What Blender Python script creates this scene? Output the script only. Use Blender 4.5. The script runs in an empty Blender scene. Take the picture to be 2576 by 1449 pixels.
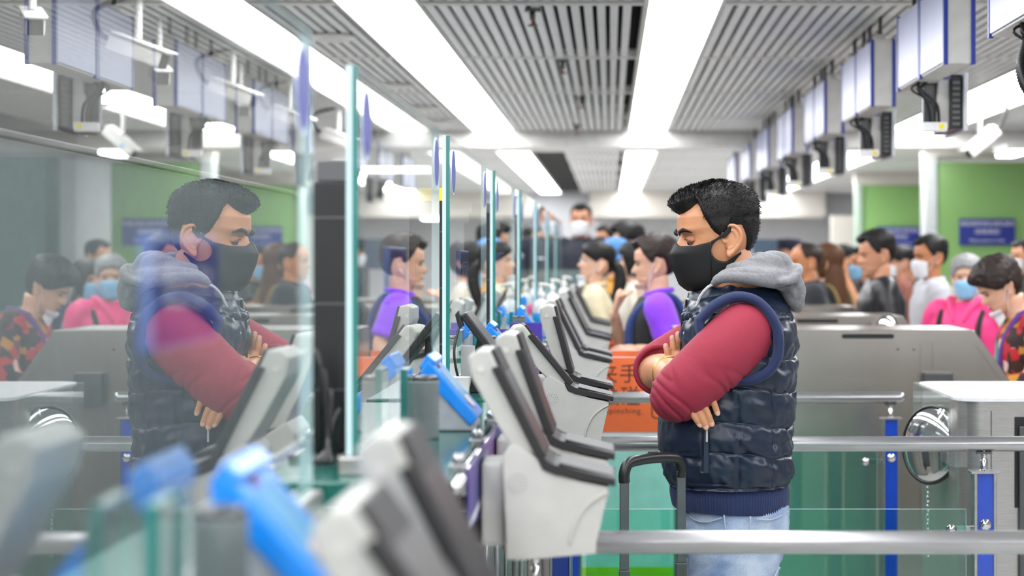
import bpy, bmesh, math, random
import numpy as np
from mathutils import Vector, Matrix, noise as mnoise

random.seed(7); np.random.seed(7)
PI = math.pi
scene = bpy.context.scene
COL = scene.collection

# ------------------------------------------------------------------ camera
HC = 1.5                 # eye height of the camera
FPX = 5000.0             # focal length in pixels of the 2576 wide frame
VPX, VPY = 1535.0, 650.0
cam_d = bpy.data.cameras.new('camera')
cam = bpy.data.objects.new('camera', cam_d); COL.objects.link(cam)
cam.location = (0, 0, HC); cam.rotation_euler = (PI/2, 0, 0)
cam_d.sensor_width = 36.0
cam_d.lens = FPX/2576*36.0
cam_d.shift_x = -(VPX-1288)/2576
cam_d.shift_y = -(724.5-VPY)/2576
cam_d.clip_start = 0.05
cam_d.dof.use_dof = True
cam_d.dof.focus_distance = 4.80
cam_d.dof.aperture_fstop = 3.5
scene.camera = cam

# ------------------------------------------------------------------ world, exposure
w = bpy.data.worlds.new('world'); scene.world = w; w.use_nodes = True
w.node_tree.nodes['Background'].inputs[0].default_value = (0.9, 0.95, 1.0, 1)
w.node_tree.nodes['Background'].inputs[1].default_value = 0.3
vs = scene.view_settings
vs.view_transform = 'Standard'; vs.look = 'None'; vs.gamma = 1.0; vs.use_curve_mapping = False
vs.exposure = 0.06
LIGHT_STRENGTH = 12.0
try:
    scene.cycles.max_bounces = 6; scene.cycles.transparent_max_bounces = 16
    scene.cycles.glossy_bounces = 3; scene.cycles.diffuse_bounces = 3
    scene.cycles.use_denoising = True; scene.cycles.use_adaptive_sampling = True; scene.cycles.adaptive_threshold = 0.03
    scene.cycles.sample_clamp_indirect = 6.0
except Exception: pass

# ------------------------------------------------------------------ materials
def lin(c):
    def f(v):
        v = v/255.0
        return v/12.92 if v <= 0.04045 else ((v+0.055)/1.055)**2.4
    return (f(c[0]), f(c[1]), f(c[2]), 1.0)

MATS = {}
def mat(name, rgb, rough=0.5, metal=0.0, var=0.06, scale=20.0, bump=0.0, bscale=200.0, stretch=None, spec=0.5, sheen=0.0, coat=0.0, sss=0.0, emit=None):
    if name in MATS: return MATS[name]
    m = bpy.data.materials.new(name); m.use_nodes = True
    nt = m.node_tree; b = nt.nodes['Principled BSDF']
    c = lin(rgb)
    tc = nt.nodes.new('ShaderNodeTexCoord')
    mp = nt.nodes.new('ShaderNodeMapping'); nt.links.new(tc.outputs['Object'], mp.inputs[0])
    if stretch: mp.inputs['Scale'].default_value = stretch
    nz = nt.nodes.new('ShaderNodeTexNoise'); nz.inputs['Scale'].default_value = scale; nz.inputs['Detail'].default_value = 3
    nt.links.new(mp.outputs[0], nz.inputs['Vector'])
    rp = nt.nodes.new('ShaderNodeValToRGB')
    rp.color_ramp.elements[0].position = 0.3; rp.color_ramp.elements[1].position = 0.7
    rp.color_ramp.elements[0].color = tuple(max(0, v*(1-var)) for v in c[:3])+(1,)
    rp.color_ramp.elements[1].color = tuple(min(1, v*(1+var)) for v in c[:3])+(1,)
    nt.links.new(nz.outputs['Fac'], rp.inputs[0]); nt.links.new(rp.outputs[0], b.inputs['Base Color'])
    b.inputs['Roughness'].default_value = rough; b.inputs['Metallic'].default_value = metal
    b.inputs['Specular IOR Level'].default_value = spec
    if sheen: b.inputs['Sheen Weight'].default_value = sheen
    if coat: b.inputs['Coat Weight'].default_value = coat; b.inputs['Coat Roughness'].default_value = 0.1
    if sss:
        b.inputs['Subsurface Weight'].default_value = sss
        b.inputs['Subsurface Radius'].default_value = (0.012, 0.005, 0.003); b.inputs['Subsurface Scale'].default_value = 0.6
    if bump:
        n2 = nt.nodes.new('ShaderNodeTexNoise'); n2.inputs['Scale'].default_value = bscale; n2.inputs['Detail'].default_value = 2
        nt.links.new(mp.outputs[0], n2.inputs['Vector'])
        bp = nt.nodes.new('ShaderNodeBump'); bp.inputs['Strength'].default_value = bump; bp.inputs['Distance'].default_value = 0.002
        nt.links.new(n2.outputs['Fac'], bp.inputs['Height']); nt.links.new(bp.outputs[0], b.inputs['Normal'])
    if emit:
        b.inputs['Emission Color'].default_value = c; b.inputs['Emission Strength'].default_value = emit
    MATS[name] = m
    return m

def glass_mat(name, tint, ior=1.5, gloss=1.0, haze=0.0):
    """thin clear sheet: transparent by the tint, mirror by Fresnel on both faces"""
    if name in MATS: return MATS[name]
    m = bpy.data.materials.new(name); m.use_nodes = True
    nt = m.node_tree; nt.nodes.clear()
    out = nt.nodes.new('ShaderNodeOutputMaterial')
    tr = nt.nodes.new('ShaderNodeBsdfTransparent'); tr.inputs[0].default_value = tuple(tint)+(1,)
    gl = nt.nodes.new('ShaderNodeBsdfGlossy'); gl.inputs['Roughness'].default_value = 0.0
    gl.inputs['Color'].default_value = (gloss*0.97, gloss, gloss*0.98, 1)
    fr = nt.nodes.new('ShaderNodeFresnel')
    ge = nt.nodes.new('ShaderNodeNewGeometry')
    mx = nt.nodes.new('ShaderNodeMix'); mx.data_type = 'FLOAT'
    fr.inputs['IOR'].default_value = ior
    # both faces of the sheet reflect: R = 2r/(1+r), taken at the face the ray meets first
    a1 = nt.nodes.new('ShaderNodeMath'); a1.operation = 'ADD'; a1.inputs[1].default_value = 1.0
    nt.links.new(fr.outputs[0], a1.inputs[0])
    a2 = nt.nodes.new('ShaderNodeMath'); a2.operation = 'DIVIDE'; nt.links.new(fr.outputs[0], a2.inputs[0]); nt.links.new(a1.outputs[0], a2.inputs[1])
    a3 = nt.nodes.new('ShaderNodeMath'); a3.operation = 'MULTIPLY'; a3.inputs[1].default_value = 2.0; nt.links.new(a2.outputs[0], a3.inputs[0])
    nt.links.new(ge.outputs['Backfacing'], mx.inputs[0]); nt.links.new(a3.outputs[0], mx.inputs[2]); mx.inputs[3].default_value = 0.0
    ms = nt.nodes.new('ShaderNodeMixShader')
    nt.links.new(mx.outputs[0], ms.inputs[0]); nt.links.new(tr.outputs[0], ms.inputs[1]); nt.links.new(gl.outputs[0], ms.inputs[2])
    last = ms
    if haze:
        df = nt.nodes.new('ShaderNodeBsdfDiffuse'); df.inputs[0].default_value = (0.8, 0.85, 0.85, 1)
        nz = nt.nodes.new('ShaderNodeTexNoise'); nz.inputs['Scale'].default_value = 6
        mu = nt.nodes.new('ShaderNodeMath'); mu.operation = 'MULTIPLY'; mu.inputs[1].default_value = haze*2
        nt.links.new(nz.outputs['Fac'], mu.inputs[0])
        m2 = nt.nodes.new('ShaderNodeMixShader'); nt.links.new(mu.outputs[0], m2.inputs[0])
        nt.links.new(ms.outputs[0], m2.inputs[1]); nt.links.new(df.outputs[0], m2.inputs[2]); last = m2
    nt.links.new(last.outputs[0], out.inputs[0])
    MATS[name] = m
    return m

def emit_mat(name, rgb, strength):
    if name in MATS: return MATS[name]
    m = bpy.data.materials.new(name); m.use_nodes = True
    nt = m.node_tree; nt.nodes.clear()
    out = nt.nodes.new('ShaderNodeOutputMaterial'); e = nt.nodes.new('ShaderNodeEmission')
    e.inputs[0].default_value = lin(rgb); e.inputs[1].default_value = strength
    nt.links.new(e.outputs[0], out.inputs[0]); MATS[name] = m
    return m

# ------------------------------------------------------------------ mesh helpers
class G:
    """collects vertices and faces (with material slots)"""
    def __init__(s): s.V = []; s.F = []; s.M = []
    def add(s, VF, m=0):
        V, F = VF; o = len(s.V)
        s.V.extend([tuple(v) for v in V]); s.F.extend([tuple(i+o for i in f) for f in F]); s.M.extend([m]*len(F))
        return s
    def vf(s): return s.V, s.F

def mk(name, VF, mats, parent=None, smooth=False, fm=None, world=True):
    V, F = VF
    me = bpy.data.meshes.new(name)
    if parent is not None and world:
        l = parent.location; p = parent.parent
        while p is not None: l = l + p.location; p = p.parent
        V = [(v[0]-l[0], v[1]-l[1], v[2]-l[2]) for v in V]
    me.from_pydata([tuple(map(float, v)) for v in V], [], [tuple(map(int, f)) for f in F])
    if not isinstance(mats, (list, tuple)): mats = [mats]
    for m in mats: me.materials.append(m)
    if fm is not None: me.polygons.foreach_set('material_index', fm)
    if smooth: me.polygons.foreach_set('use_smooth', [True]*len(me.polygons))
    me.update()
    o = bpy.data.objects.new(name, me); COL.objects.link(o)
    if parent is not None: o.parent = parent
    return o

def mkg(name, g, mats, parent=None, smooth=False, world=True):
    return mk(name, (g.V, g.F), mats, parent, smooth, g.M, world)

def autosmooth(o, ang=40):
    me = o.data
    bm = bmesh.new(); bm.from_mesh(me)
    for f in bm.faces: f.smooth = True
    for e in bm.edges:
        if len(e.link_faces) == 2 and e.calc_face_angle(0) > math.radians(ang): e.smooth = False
    bm.to_mesh(me); bm.free(); return o

def tag(o, label=None, cat=None, group=None, kind=None):
    if label: o['label'] = label
    if cat: o['category'] = cat
    if group: o['group'] = group
    if kind: o['kind'] = kind
    return o

def thing(name, label, cat, loc=(0, 0, 0), group=None, rz=0.0):
    o = bpy.data.objects.new(name, None); COL.objects.link(o)
    o.location = loc; o.rotation_euler = (0, 0, rz); o.empty_display_size = 0.1
    return tag(o, label, cat, group)

def box(x0, x1, y0, y1, z0, z1):
    V = [(x0,y0,z0),(x1,y0,z0),(x1,y1,z0),(x0,y1,z0),(x0,y0,z1),(x1,y0,z1),(x1,y1,z1),(x0,y1,z1)]
    F = [(0,3,2,1),(4,5,6,7),(0,1,5,4),(1,2,6,5),(2,3,7,6),(3,0,4,7)]
    return V, F

def bevel(VF, b, seg=2):
    V, F = VF
    bm = bmesh.new()
    vs_ = [bm.verts.new(v) for v in V]
    for f in F: bm.faces.new([vs_[i] for i in f])
    bmesh.ops.bevel(bm, geom=list(bm.edges), offset=b, segments=seg, affect='EDGES', profile=0.6, clamp_overlap=True)
    bm.verts.index_update()
    R = [tuple(v.co) for v in bm.verts], [tuple(v.index for v in f.verts) for f in bm.faces]
    bm.free(); return R

def bbox(x0, x1, y0, y1, z0, z1, b=0.004, seg=2): return bevel(box(x0, x1, y0, y1, z0, z1), b, seg)

def prism(poly, y0, y1, axis='y'):
    """polygon in the x-z plane pushed along y (axis='x': polygon in y-z along x, 'z': in x-y along z)"""
    n = len(poly); V = []
    for t in (y0, y1):
        for a, b in poly:
            V.append((a, t, b) if axis == 'y' else ((t, a, b) if axis == 'x' else (a, b, t)))
    F = [tuple(range(n)), tuple(range(2*n-1, n-1, -1))]
    for i in range(n):
        j = (i+1) % n; F.append((j, i, n+i, n+j))
    return fixn((V, F))

def fixn(VF):
    V, F = VF
    bm = bmesh.new(); vs_ = [bm.verts.new(v) for v in V]
    for f in F:
        try: bm.faces.new([vs_[i] for i in f])
        except ValueError: pass
    bmesh.ops.recalc_face_normals(bm, faces=list(bm.faces)); bm.verts.index_update()
    R = [tuple(v.co) for v in bm.verts], [tuple(v.index for v in f.verts) for f in bm.faces]
    bm.free(); return R

def catmull(P, n):
    P = [np.array(p, float) for p in P]; out = []
    Q = [2*P[0]-P[1]] + P + [2*P[-1]-P[-2]]
    for i in range(1, len(Q)-2):
        for k in range(n):
            t = k/n; a, b, c, d = Q[i-1], Q[i], Q[i+1], Q[i+2]
            out.append(0.5*((2*b)+(-a+c)*t+(2*a-5*b+4*c-d)*t*t+(-a+3*b-3*c+d)*t**3))
    out.append(P[-1]); return np.array(out)

def tube(P, R, n=12, cap=True, squash=None, closed=False, rnd=False):
    """tube along points P with radii R; squash=(axis vector, factor) flattens the section; rnd rounds the ends"""
    P = np.array(P, float); m = len(P)
    R = np.full(m, R, float) if np.isscalar(R) else np.interp(np.linspace(0, 1, m), np.linspace(0, 1, len(R)), R)
    if rnd:
        d0 = P[0]-P[1]; d0 /= np.linalg.norm(d0)+1e-9; d1 = P[-1]-P[-2]; d1 /= np.linalg.norm(d1)+1e-9
        pre = [(P[0]+d0*R[0]*s, R[0]*c) for s, c in ((0.95, 0.3), (0.75, 0.66), (0.4, 0.92))]
        post = [(P[-1]+d1*R[-1]*s, R[-1]*c) for s, c in ((0.4, 0.92), (0.75, 0.66), (0.95, 0.3))]
        P = np.array([p for p, _ in pre]+list(P)+[p for p, _ in post]); R = np.array([r for _, r in pre]+list(R)+[r for _, r in post]); m = len(P)
    T = np.zeros_like(P)
    if closed: T = np.roll(P, -1, 0)-np.roll(P, 1, 0)
    else:
        T[1:-1] = P[2:]-P[:-2]; T[0] = P[1]-P[0]; T[-1] = P[-1]-P[-2]
    T /= np.linalg.norm(T, axis=1, keepdims=True)+1e-12
    u = np.cross(T[0], (0, 0, 1.0))
    if np.linalg.norm(u) < 1e-3: u = np.cross(T[0], (1.0, 0, 0))
    u /= np.linalg.norm(u); V = []
    for i in range(m):
        u = u-T[i]*np.dot(u, T[i]); u /= np.linalg.norm(u)+1e-12; v = np.cross(T[i], u)
        for k in range(n):
            a = 2*PI*k/n; d = (u*math.cos(a)+v*math.sin(a))*R[i]
            if squash is not None:
                ax = np.array(squash[0], float); ax /= np.linalg.norm(ax); d = d-ax*np.dot(d, ax)*(1-squash[1])
            V.append(P[i]+d)
    F = []
    mm = m if closed else m-1
    for i in range(mm):
        for k in range(n):
            a = i*n+k; b = i*n+(k+1) % n; c = ((i+1) % m)*n+(k+1) % n; d = ((i+1) % m)*n+k
            F.append((a, b, c, d))
    if cap and not closed:
        F.append(tuple(range(n-1, -1, -1))); F.append(tuple((m-1)*n+k for k in range(n)))
    return [tuple(v) for v in V], F

def cyl(a, b, r, n=20, r2=None): return tube([a, b], [r, r if r2 is None else r2], n)

def ell(c, r, nu=20, nv=12, rot=None):
    V = [(0, 0, 1.0)]; F = []
    for j in range(1, nv):
        t = PI*j/nv
        for i in range(nu):
            p = 2*PI*i/nu; V.append((math.sin(t)*math.cos(p), math.sin(t)*math.sin(p), math.cos(t)))
    V.append((0, 0, -1.0))
    for i in range(nu): F.append((0, 1+i, 1+(i+1) % nu))
    for j in range(nv-2):
        for i in range(nu):
            a = 1+j*nu+i; b = 1+j*nu+(i+1) % nu; F.append((a, a+nu, b+nu, b))
    L = len(V)-1; o = 1+(nv-2)*nu
    for i in range(nu): F.append((L, o+(i+1) % nu, o+i))
    V = np.array(V)*np.array(r)
    if rot is not None: V = V @ np.array(rot.to_3x3() if hasattr(rot, 'to_3x3') else rot).T
    return [tuple(v) for v in V+np.array(c)], F

def loft(secs, cap=True):
    n = len(secs[0]); V = [tuple(p) for s in secs for p in s]; F = []
    for i in range(len(secs)-1):
        for k in range(n):
            F.append((i*n+k, i*n+(k+1) % n, (i+1)*n+(k+1) % n, (i+1)*n+k))
    if cap:
        F.append(tuple(range(n-1, -1, -1))); F.append(tuple((len(secs)-1)*n+k for k in range(n)))
    return V, F

def ring(cx, cy, z, rx, ry, n=32, e=2.0):
    o = []
    for k in range(n):
        a = 2*PI*k/n; c, s = math.cos(a), math.sin(a)
        o.append((cx+rx*math.copysign(abs(c)**(2/e), c), cy+ry*math.copysign(abs(s)**(2/e), s), z))
    return o

TMPS = bpy.data.scenes.new('workbench')
def tmp_eval(o):
    """evaluate one helper object in a scene of its own (fast), then hand its mesh back"""
    TMPS.collection.objects.link(o); vl = TMPS.view_layers[0]; vl.update(); dg = vl.depsgraph
    return o.evaluated_get(dg)
def voxel(VF, size, it=3, fac=0.5):
    """melt overlapping closed shells into one skin"""
    V, F = VF
    me = bpy.data.meshes.new('tmp'); me.from_pydata([tuple(map(float, v)) for v in V], [], F)
    o = bpy.data.objects.new('tmp', me)
    r = o.modifiers.new('r', 'REMESH'); r.mode = 'VOXEL'; r.voxel_size = size
    if it:
        s = o.modifiers.new('s', 'SMOOTH'); s.factor = fac; s.iterations = it
    ev = tmp_eval(o); m2 = ev.to_mesh()
    co = np.empty(len(m2.vertices)*3); m2.vertices.foreach_get('co', co); co = co.reshape(-1, 3)
    Fo = [tuple(p.vertices) for p in m2.polygons]
    ev.to_mesh_clear(); bpy.data.objects.remove(o); bpy.data.meshes.remove(me)
    return co, Fo

def vnormals(V, F):
    me = bpy.data.meshes.new('t'); me.from_pydata([tuple(v) for v in V], [], F); me.update()
    n = np.empty(len(V)*3); me.vertices.foreach_get('normal', n); bpy.data.meshes.remove(me)
    return n.reshape(-1, 3)

def displace(VF, fn):
    V, F = VF; V = np.array(V, float); N = vnormals(V, F)
    d = np.array([fn(v) for v in V]); return V+N*d[:, None], F

def merge(*L):
    g = G()
    for x in L: g.add(x)
    return g.vf()

def noise3(p, s, sx=1, sy=1, sz=1): return mnoise.noise(Vector((p[0]*s*sx, p[1]*s*sy, p[2]*s*sz)))

def text_vf(body, size, align='CENTER', shear=0.0, spacing=1.0):
    cu = bpy.data.curves.new('t', 'FONT'); cu.body = body; cu.size = size; cu.align_x = align; cu.align_y = 'CENTER'
    cu.space_character = spacing; cu.resolution_u = 3
    o = bpy.data.objects.new('t', cu)
    me = bpy.data.meshes.new_from_object(tmp_eval(o))
    V = [tuple(v.co) for v in me.vertices]; F = [tuple(p.vertices) for p in me.polygons]
    bpy.data.objects.remove(o); bpy.data.curves.remove(cu); bpy.data.meshes.remove(me)
    return V, F

def px(x, y, Z): return ((x-VPX)*Z/FPX, Z, HC+(VPY-y)*Z/FPX)

ORD = ['nearest', 'second nearest', 'third nearest', 'fourth nearest', 'fifth nearest', 'sixth nearest', 'seventh nearest', 'eighth nearest', 'ninth nearest', 'tenth nearest', 'eleventh nearest', 'twelfth nearest', 'thirteenth nearest', 'fourteenth nearest', 'fifteenth nearest', 'sixteenth nearest']

# palette
M_white = mat('white_paint', (232, 230, 226), 0.5)
M_wallgrey = mat('grey_wall_paint', (205, 206, 210), 0.55, scale=3)
M_beige = mat('beige_wall_panel', (214, 208, 200), 0.5, scale=2)
M_green = mat('green_wall_panel', (140, 184, 112), 0.18, scale=1.5, var=0.04)
M_slat = mat('ceiling_slat_metal', (240, 240, 240), 0.35, 0.0, scale=8)
M_black = mat('black_plenum', (18, 19, 20), 0.9)
M_floor = mat('polished_floor', (196, 194, 190), 0.3, scale=6, var=0.06)
M_steel = mat('brushed_steel', (176, 174, 170), 0.3, 0.85, scale=30, var=0.08, stretch=(1, 1, 14), bump=0.05, bscale=120)
M_steelw = mat('warm_steel_sheet', (164, 159, 152), 0.27, 0.85, scale=3, var=0.05, stretch=(2, 1, 0.4))
M_rail = mat('satin_rail_steel', (170, 170, 172), 0.24, 0.85, scale=60, var=0.1, stretch=(0.15, 1, 1))
M_dsteel = mat('dark_steel', (96, 97, 98), 0.35, 0.8)
M_blue = mat('blue_enamel', (18, 66, 178), 0.22, coat=0.4)
M_navyplate = mat('navy_plate', (38, 52, 140), 0.35)
M_kgrey = mat('kiosk_grey_plastic', (190, 189, 184), 0.42, scale=40, var=0.03)
M_kblack = mat('kiosk_charcoal_plastic', (44, 43, 44), 0.55, spec=0.35)
M_blk = mat('black_plastic', (22, 23, 25), 0.35)
M_screen = mat('dark_screen_glass', (26, 28, 31), 0.35, spec=0.3)
M_bluep = mat('sky_blue_plastic', (18, 142, 245), 0.3, coat=0.3)
M_granite = mat('green_granite', (28, 92, 84), 0.18, var=0.5, scale=300)
M_orange = mat('orange_sign_film', (238, 112, 58), 0.45, var=0.02)
M_ink = mat('dark_print_ink', (70, 36, 22), 0.6)
M_signwhite = mat('white_board', (232, 238, 242), 0.4)
M_lime = mat('lime_stripe', (226, 226, 20), 0.5)
M_edge = mat('glass_edge_teal', (14, 118, 112), 0.15, scale=4, var=0.2, spec=0.8)
M_edgel = mat('glass_edge_pale', (196, 226, 230), 0.15, spec=0.8)
M_pane = glass_mat('clear_pane_glass', (0.97, 0.985, 0.98), 1.75, haze=0.003)
M_gpane = glass_mat('green_tinted_glass', (0.70, 0.935, 0.875), 1.45)
M_acryl = glass_mat('clear_acrylic', (0.96, 0.97, 0.97), 1.45, haze=0.04)
M_lilac = mat('lilac_sign_face', (180, 184, 218), 0.3, scale=2, var=0.05)
M_trimblue = mat('sign_trim_blue', (30, 52, 150), 0.35)
M_signgrey = mat('sign_box_grey', (206, 204, 200), 0.45)
M_letter = mat('white_lettering', (226, 226, 238), 0.5)
M_light = emit_mat('fluorescent_diffuser', (252, 253, 255), LIGHT_STRENGTH)
M_chrome = mat('chrome', (215, 215, 215), 0.06, 1.0, var=0.01)
M_paper = mat('white_paper', (236, 236, 236), 0.7)
M_yellow = mat('yellow_tape', (250, 226, 10), 0.5)
# ================================================================== the hall
XL, XR, YN, YF = -4.2, 6.2, -5.0, 31.0
HCEIL = HC+1.0
def struct(name, VF, m, parent=None, **k):
    o = mk(name, VF, m, parent, **k)
    if parent is None: o['kind'] = 'structure'
    return o
struct('floor', box(XL, XR, YN, YF, -0.1, 0), M_floor)
ceil = struct('ceiling', box(XL, XR, YN, YF, HCEIL+0.22, HCEIL+0.3), M_black)
struct('wall_back', box(XL, XR, YF, YF+0.15, 0, HCEIL+0.3), M_wallgrey)
struct('wall_front', box(XL, XR, YN-0.15, YN, 0, HCEIL+0.3), M_wallgrey)
struct('wall_left', box(XL-0.15, XL, YN-0.15, YF+0.15, 0, HCEIL+0.3), mat('dark_grey_wall', (120, 126, 128), 0.5, scale=2))
struct('wall_right', box(XR, XR+0.15, YN-0.15, YF+0.15, 0, HCEIL+0.3), M_wallgrey)
# soffit in front of the far wall, beige end panel, bright doorway
struct('trim_1', box(-0.3, 3.2, 29.6, YF-0.02, HC+0.62, HCEIL+0.2), M_beige)
struct('trim_2', box(2.9, 4.2, 26.0, 26.2, 0, HC+0.56), M_beige)
# beam across the hall
struct('trim_3', bbox(XL, XR, 15.62, 16.3, HC+0.872, HCEIL+0.22, 0.01), M_white)
# lower soffit over the right-hand waiting area
struct('trim_4', box(2.69, XR, 17.0, 17.25, HC+0.872, HCEIL+0.22), M_beige)
struct('trim_9', box(2.84, 4.6, 23.0, 23.25, HC+0.852, HCEIL+0.22), M_beige)
# green partitions
struct('wall_right_green_near', bbox(2.80, 3.56, 17.0, 17.25, 0, HC+0.822, 0.01), M_green)
struct('wall_right_green_far', bbox(2.90, 4.6, 23.0, 23.25, 0, HC+0.85, 0.01), M_green)
struct('trim_5', bbox(2.69, 2.80, 16.98, 17.25, 0, HC+0.87, 0.02), mat('pale_column', (206, 214, 212), 0.3))
struct('trim_6', bbox(2.84, 2.92, 22.96, 23.2, 0, HC+0.85, 0.02), mat('pale_green_edge', (168, 190, 172), 0.3))
struct('wall_right_recess', box(3.56, 4.0, 18.6, 18.75, 0, HC+0.86), M_beige)
struct('trim_7', bbox(3.86, 4.0, 17.0, 18.6, 0, HC+0.86, 0.01), M_wallgrey)
struct('wall_right_glazed', bbox(4.0, 5.6, 17.0, 17.1, 0, HC+0.86, 0.01), mat('frosted_teal_panel', (118, 146, 138), 0.2))
struct('trim_8', bbox(4.02, 4.10, 16.95, 17.0, 0, HC+0.86, 0.01), mat('dark_teal_mullion', (40, 70, 66), 0.3))

# ---- ceiling slats: single pieces where the photo shows them, the rest as one
PITCH, SW = 0.0525, 0.033
YM = [7.8, 9.9, 12.0, 14.1, 15.6]
bays = [(-1.41, -1.075), (-0.745, 0.135), (0.445, 1.0226), (1.2328, 2.145)]
slat_me = {}
def slat_mesh(l):
    k = round(l, 3)
    if k not in slat_me:
        V, F = box(-SW/2, SW/2, 0, l, 0, 0.035)
        me = bpy.data.meshes.new('slat'); me.from_pydata(V, [], F); me.materials.append(M_slat); slat_me[k] = me
    return slat_me[k]
for (x0, x1) in bays:
    n = int((x1-x0)/PITCH+0.01)
    for i in range(n):
        x = x0+PITCH*(i+0.5)
        for a, b in zip(YM[:-1], YM[1:]):
            o = bpy.data.objects.new('slat', slat_mesh(b-a-0.07)); COL.objects.link(o)
            o.parent = ceil; o.location = (x, a+0.035, HCEIL)
g = G()
def slat_block(x0, x1, y0, y1):
    n = int((x1-x0)/PITCH+0.01)
    for i in range(n):
        x = x0+PITCH*(i+0.5); g.add(box(x-SW/2, x+SW/2, y0, y1, HCEIL, HCEIL+0.035))
allb = [(XL, -1.73), (-1.41, -1.075), (-0.745, 0.135), (0.445, 1.0226), (1.0226, 1.2328), (1.2328, 2.145), (2.65, XR)]
for b_ in allb:
    for y0, y1 in ((YN, -1.5), (-1.5, 0.8), (0.8, 3.0), (3.0, 5.4), (5.4, 7.77)): slat_block(b_[0], b_[1], y0, y1-0.06)
    if b_ not in bays:
        for a, c in zip(YM[:-1], YM[1:]): slat_block(b_[0], b_[1], a+0.035, c-0.035)
    xx = b_ if b_ != (-0.745, 0.135) else (-0.44, 0.135)
    for y0, y1 in ((16.33, 18), (18, 20), (20, 22.4), (22.4, 25), (25, 28), (28, 30.9)): slat_block(xx[0], xx[1], y0, y1-0.06)
o = mkg('slat_field', g, M_slat, ceil); o['kind'] = 'stuff'
# cross bars between the slat fields
k = 9
for y in [0.8, 3.0, 5.4]+YM[:-1]+[20, 22.4, 25, 28]:
    for (x0, x1) in ((XL, -1.73), (-1.41, -1.07), (-0.75, 0.14), (0.44, 2.145), (2.645, XR)):
        if y > 17 and x0 == -0.75: x0 = -0.44
        mk('cross_bar', box(x0, x1, y-0.035, y+0.035, HCEIL-0.004, HCEIL+0.04), M_white, ceil)
for xb in (-1.73, -1.41, -1.07, -0.75, 0.14, 0.44, 2.145, 2.645):
    for y0, y1 in ((YN, 15.6), (16.32, 30.9)):
        mk('edge_bar', box(xb-0.008, xb+0.008, y0, y1, HCEIL-0.006, HCEIL+0.05), M_white, ceil)

# ---- light strips
strips = [(-1.72, -1.42, 'over the officers, left of the booths'), (-1.06, -0.76, 'running over the glass booths'),
          (0.15, 0.43, 'in the middle, over the masked man'), (2.155, 2.635, 'on the right, behind the hanging signs')]
for x0, x1, where in strips:
    for y0, y1, w2 in ((YN+0.1, 15.6, 'before the beam'), (16.32, 30.6, 'beyond the beam')):
        t = thing('ceiling_light', 'long white ceiling light strip '+where+', '+w2, 'ceiling light', ((x0+x1)/2, (y0+y1)/2, HCEIL), 'ceiling light strips')
        mk('diffuser', box(x0+0.008, x1-0.008, y0, y1, HCEIL+0.004, HCEIL+0.016), M_light, t)
        mk('housing', box(x0+0.008, x1-0.008, y0, y1, HCEIL+0.018, HCEIL+0.1), M_white, t)
for i, (x0, x1, y) in enumerate([(-2.9, -1.9, 21), (1.75, 2.05, 29.3), (3.0, 3.14, 15.2)]):
    t = thing('ceiling_light', ['small square ceiling light far left behind the booths', 'small ceiling light before the far wall', 'small round-ended light by the pale column'][i], 'ceiling light', ((x0+x1)/2, y, HC+0.8))
    zz = [0.95, 0.62, 0.815][i]
    if i == 1: zz = 0.60
    mk('diffuser', bbox(x0, x1, y-0.25, y+0.25, HC+zz-0.03, HC+zz, 0.01), M_light, t)
    mk('housing', bbox(x0-0.02, x1+0.02, y-0.27, y+0.27, HC+zz+0.002, HC+zz+0.05 if i else HCEIL+0.02, 0.008), M_white, t)

# ---- sprinklers
def sprinkler(x, y, label):
    t = thing('sprinkler', label, 'sprinkler', (x, y, HCEIL), 'ceiling sprinklers')
    mk('escutcheon', cyl((x, y, HCEIL-0.012), (x, y, HCEIL+0.02), 0.035, 20, 0.02), M_dsteel, t, True)
    mk('body', cyl((x, y, HCEIL-0.045), (x, y, HCEIL-0.012), 0.011, 12), M_dsteel, t, True)
    mk('bulb', cyl((x, y, HCEIL-0.065), (x, y, HCEIL-0.046), 0.006, 10), mat('red_bulb', (190, 70, 50), 0.2), t, True)
    mk('deflector', cyl((x, y, HCEIL-0.072), (x, y, HCEIL-0.066), 0.02, 16), M_dsteel, t, True)
for i, (x, y) in enumerate([(-0.31, 7.95), (-0.24, 10.0), (-0.18, 12.3), (-0.25, 14.9)]):
    sprinkler(x, y, ORD[i]+' ceiling sprinkler between the two middle light strips')
# small ceiling speakers / diffusers left of the second strip
for i, (x, y) in enumerate([(-1.25, 8.9), (-1.24, 11.4), (-1.24, 13.1), (-1.24, 14.4)]):
    t = thing('air_diffuser', ORD[i]+' pale round air diffuser in the narrow slats left of the booth light', 'air diffuser', (x, y, HCEIL), 'ceiling diffusers')
    mk('flange', tube([(x, y, HCEIL-0.03), (x, y, HCEIL-0.022), (x, y, HCEIL-0.002)], [0.06, 0.1, 0.115], 28), M_white, t, True)
    mk('neck', cyl((x, y, HCEIL-0.002), (x, y, HCEIL+0.06), 0.05, 20), M_signgrey, t, True)
# dark duct beside the light beyond the beam
t = thing('duct', 'black open ceiling duct beside the far light strip', 'duct', (-0.6, 24, HCEIL+0.05))
mk('channel', box(-0.735, -0.46, 17.3, 30.3, HCEIL+0.02, HCEIL+0.2), M_black, t)
for i in range(9):
    mk('rib', box(-0.737, -0.458, 17.6+i*1.45, 17.66+i*1.45, HCEIL+0.01, HCEIL+0.021), mat('rib_dark', (40, 41, 44), 0.6), t)

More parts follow.
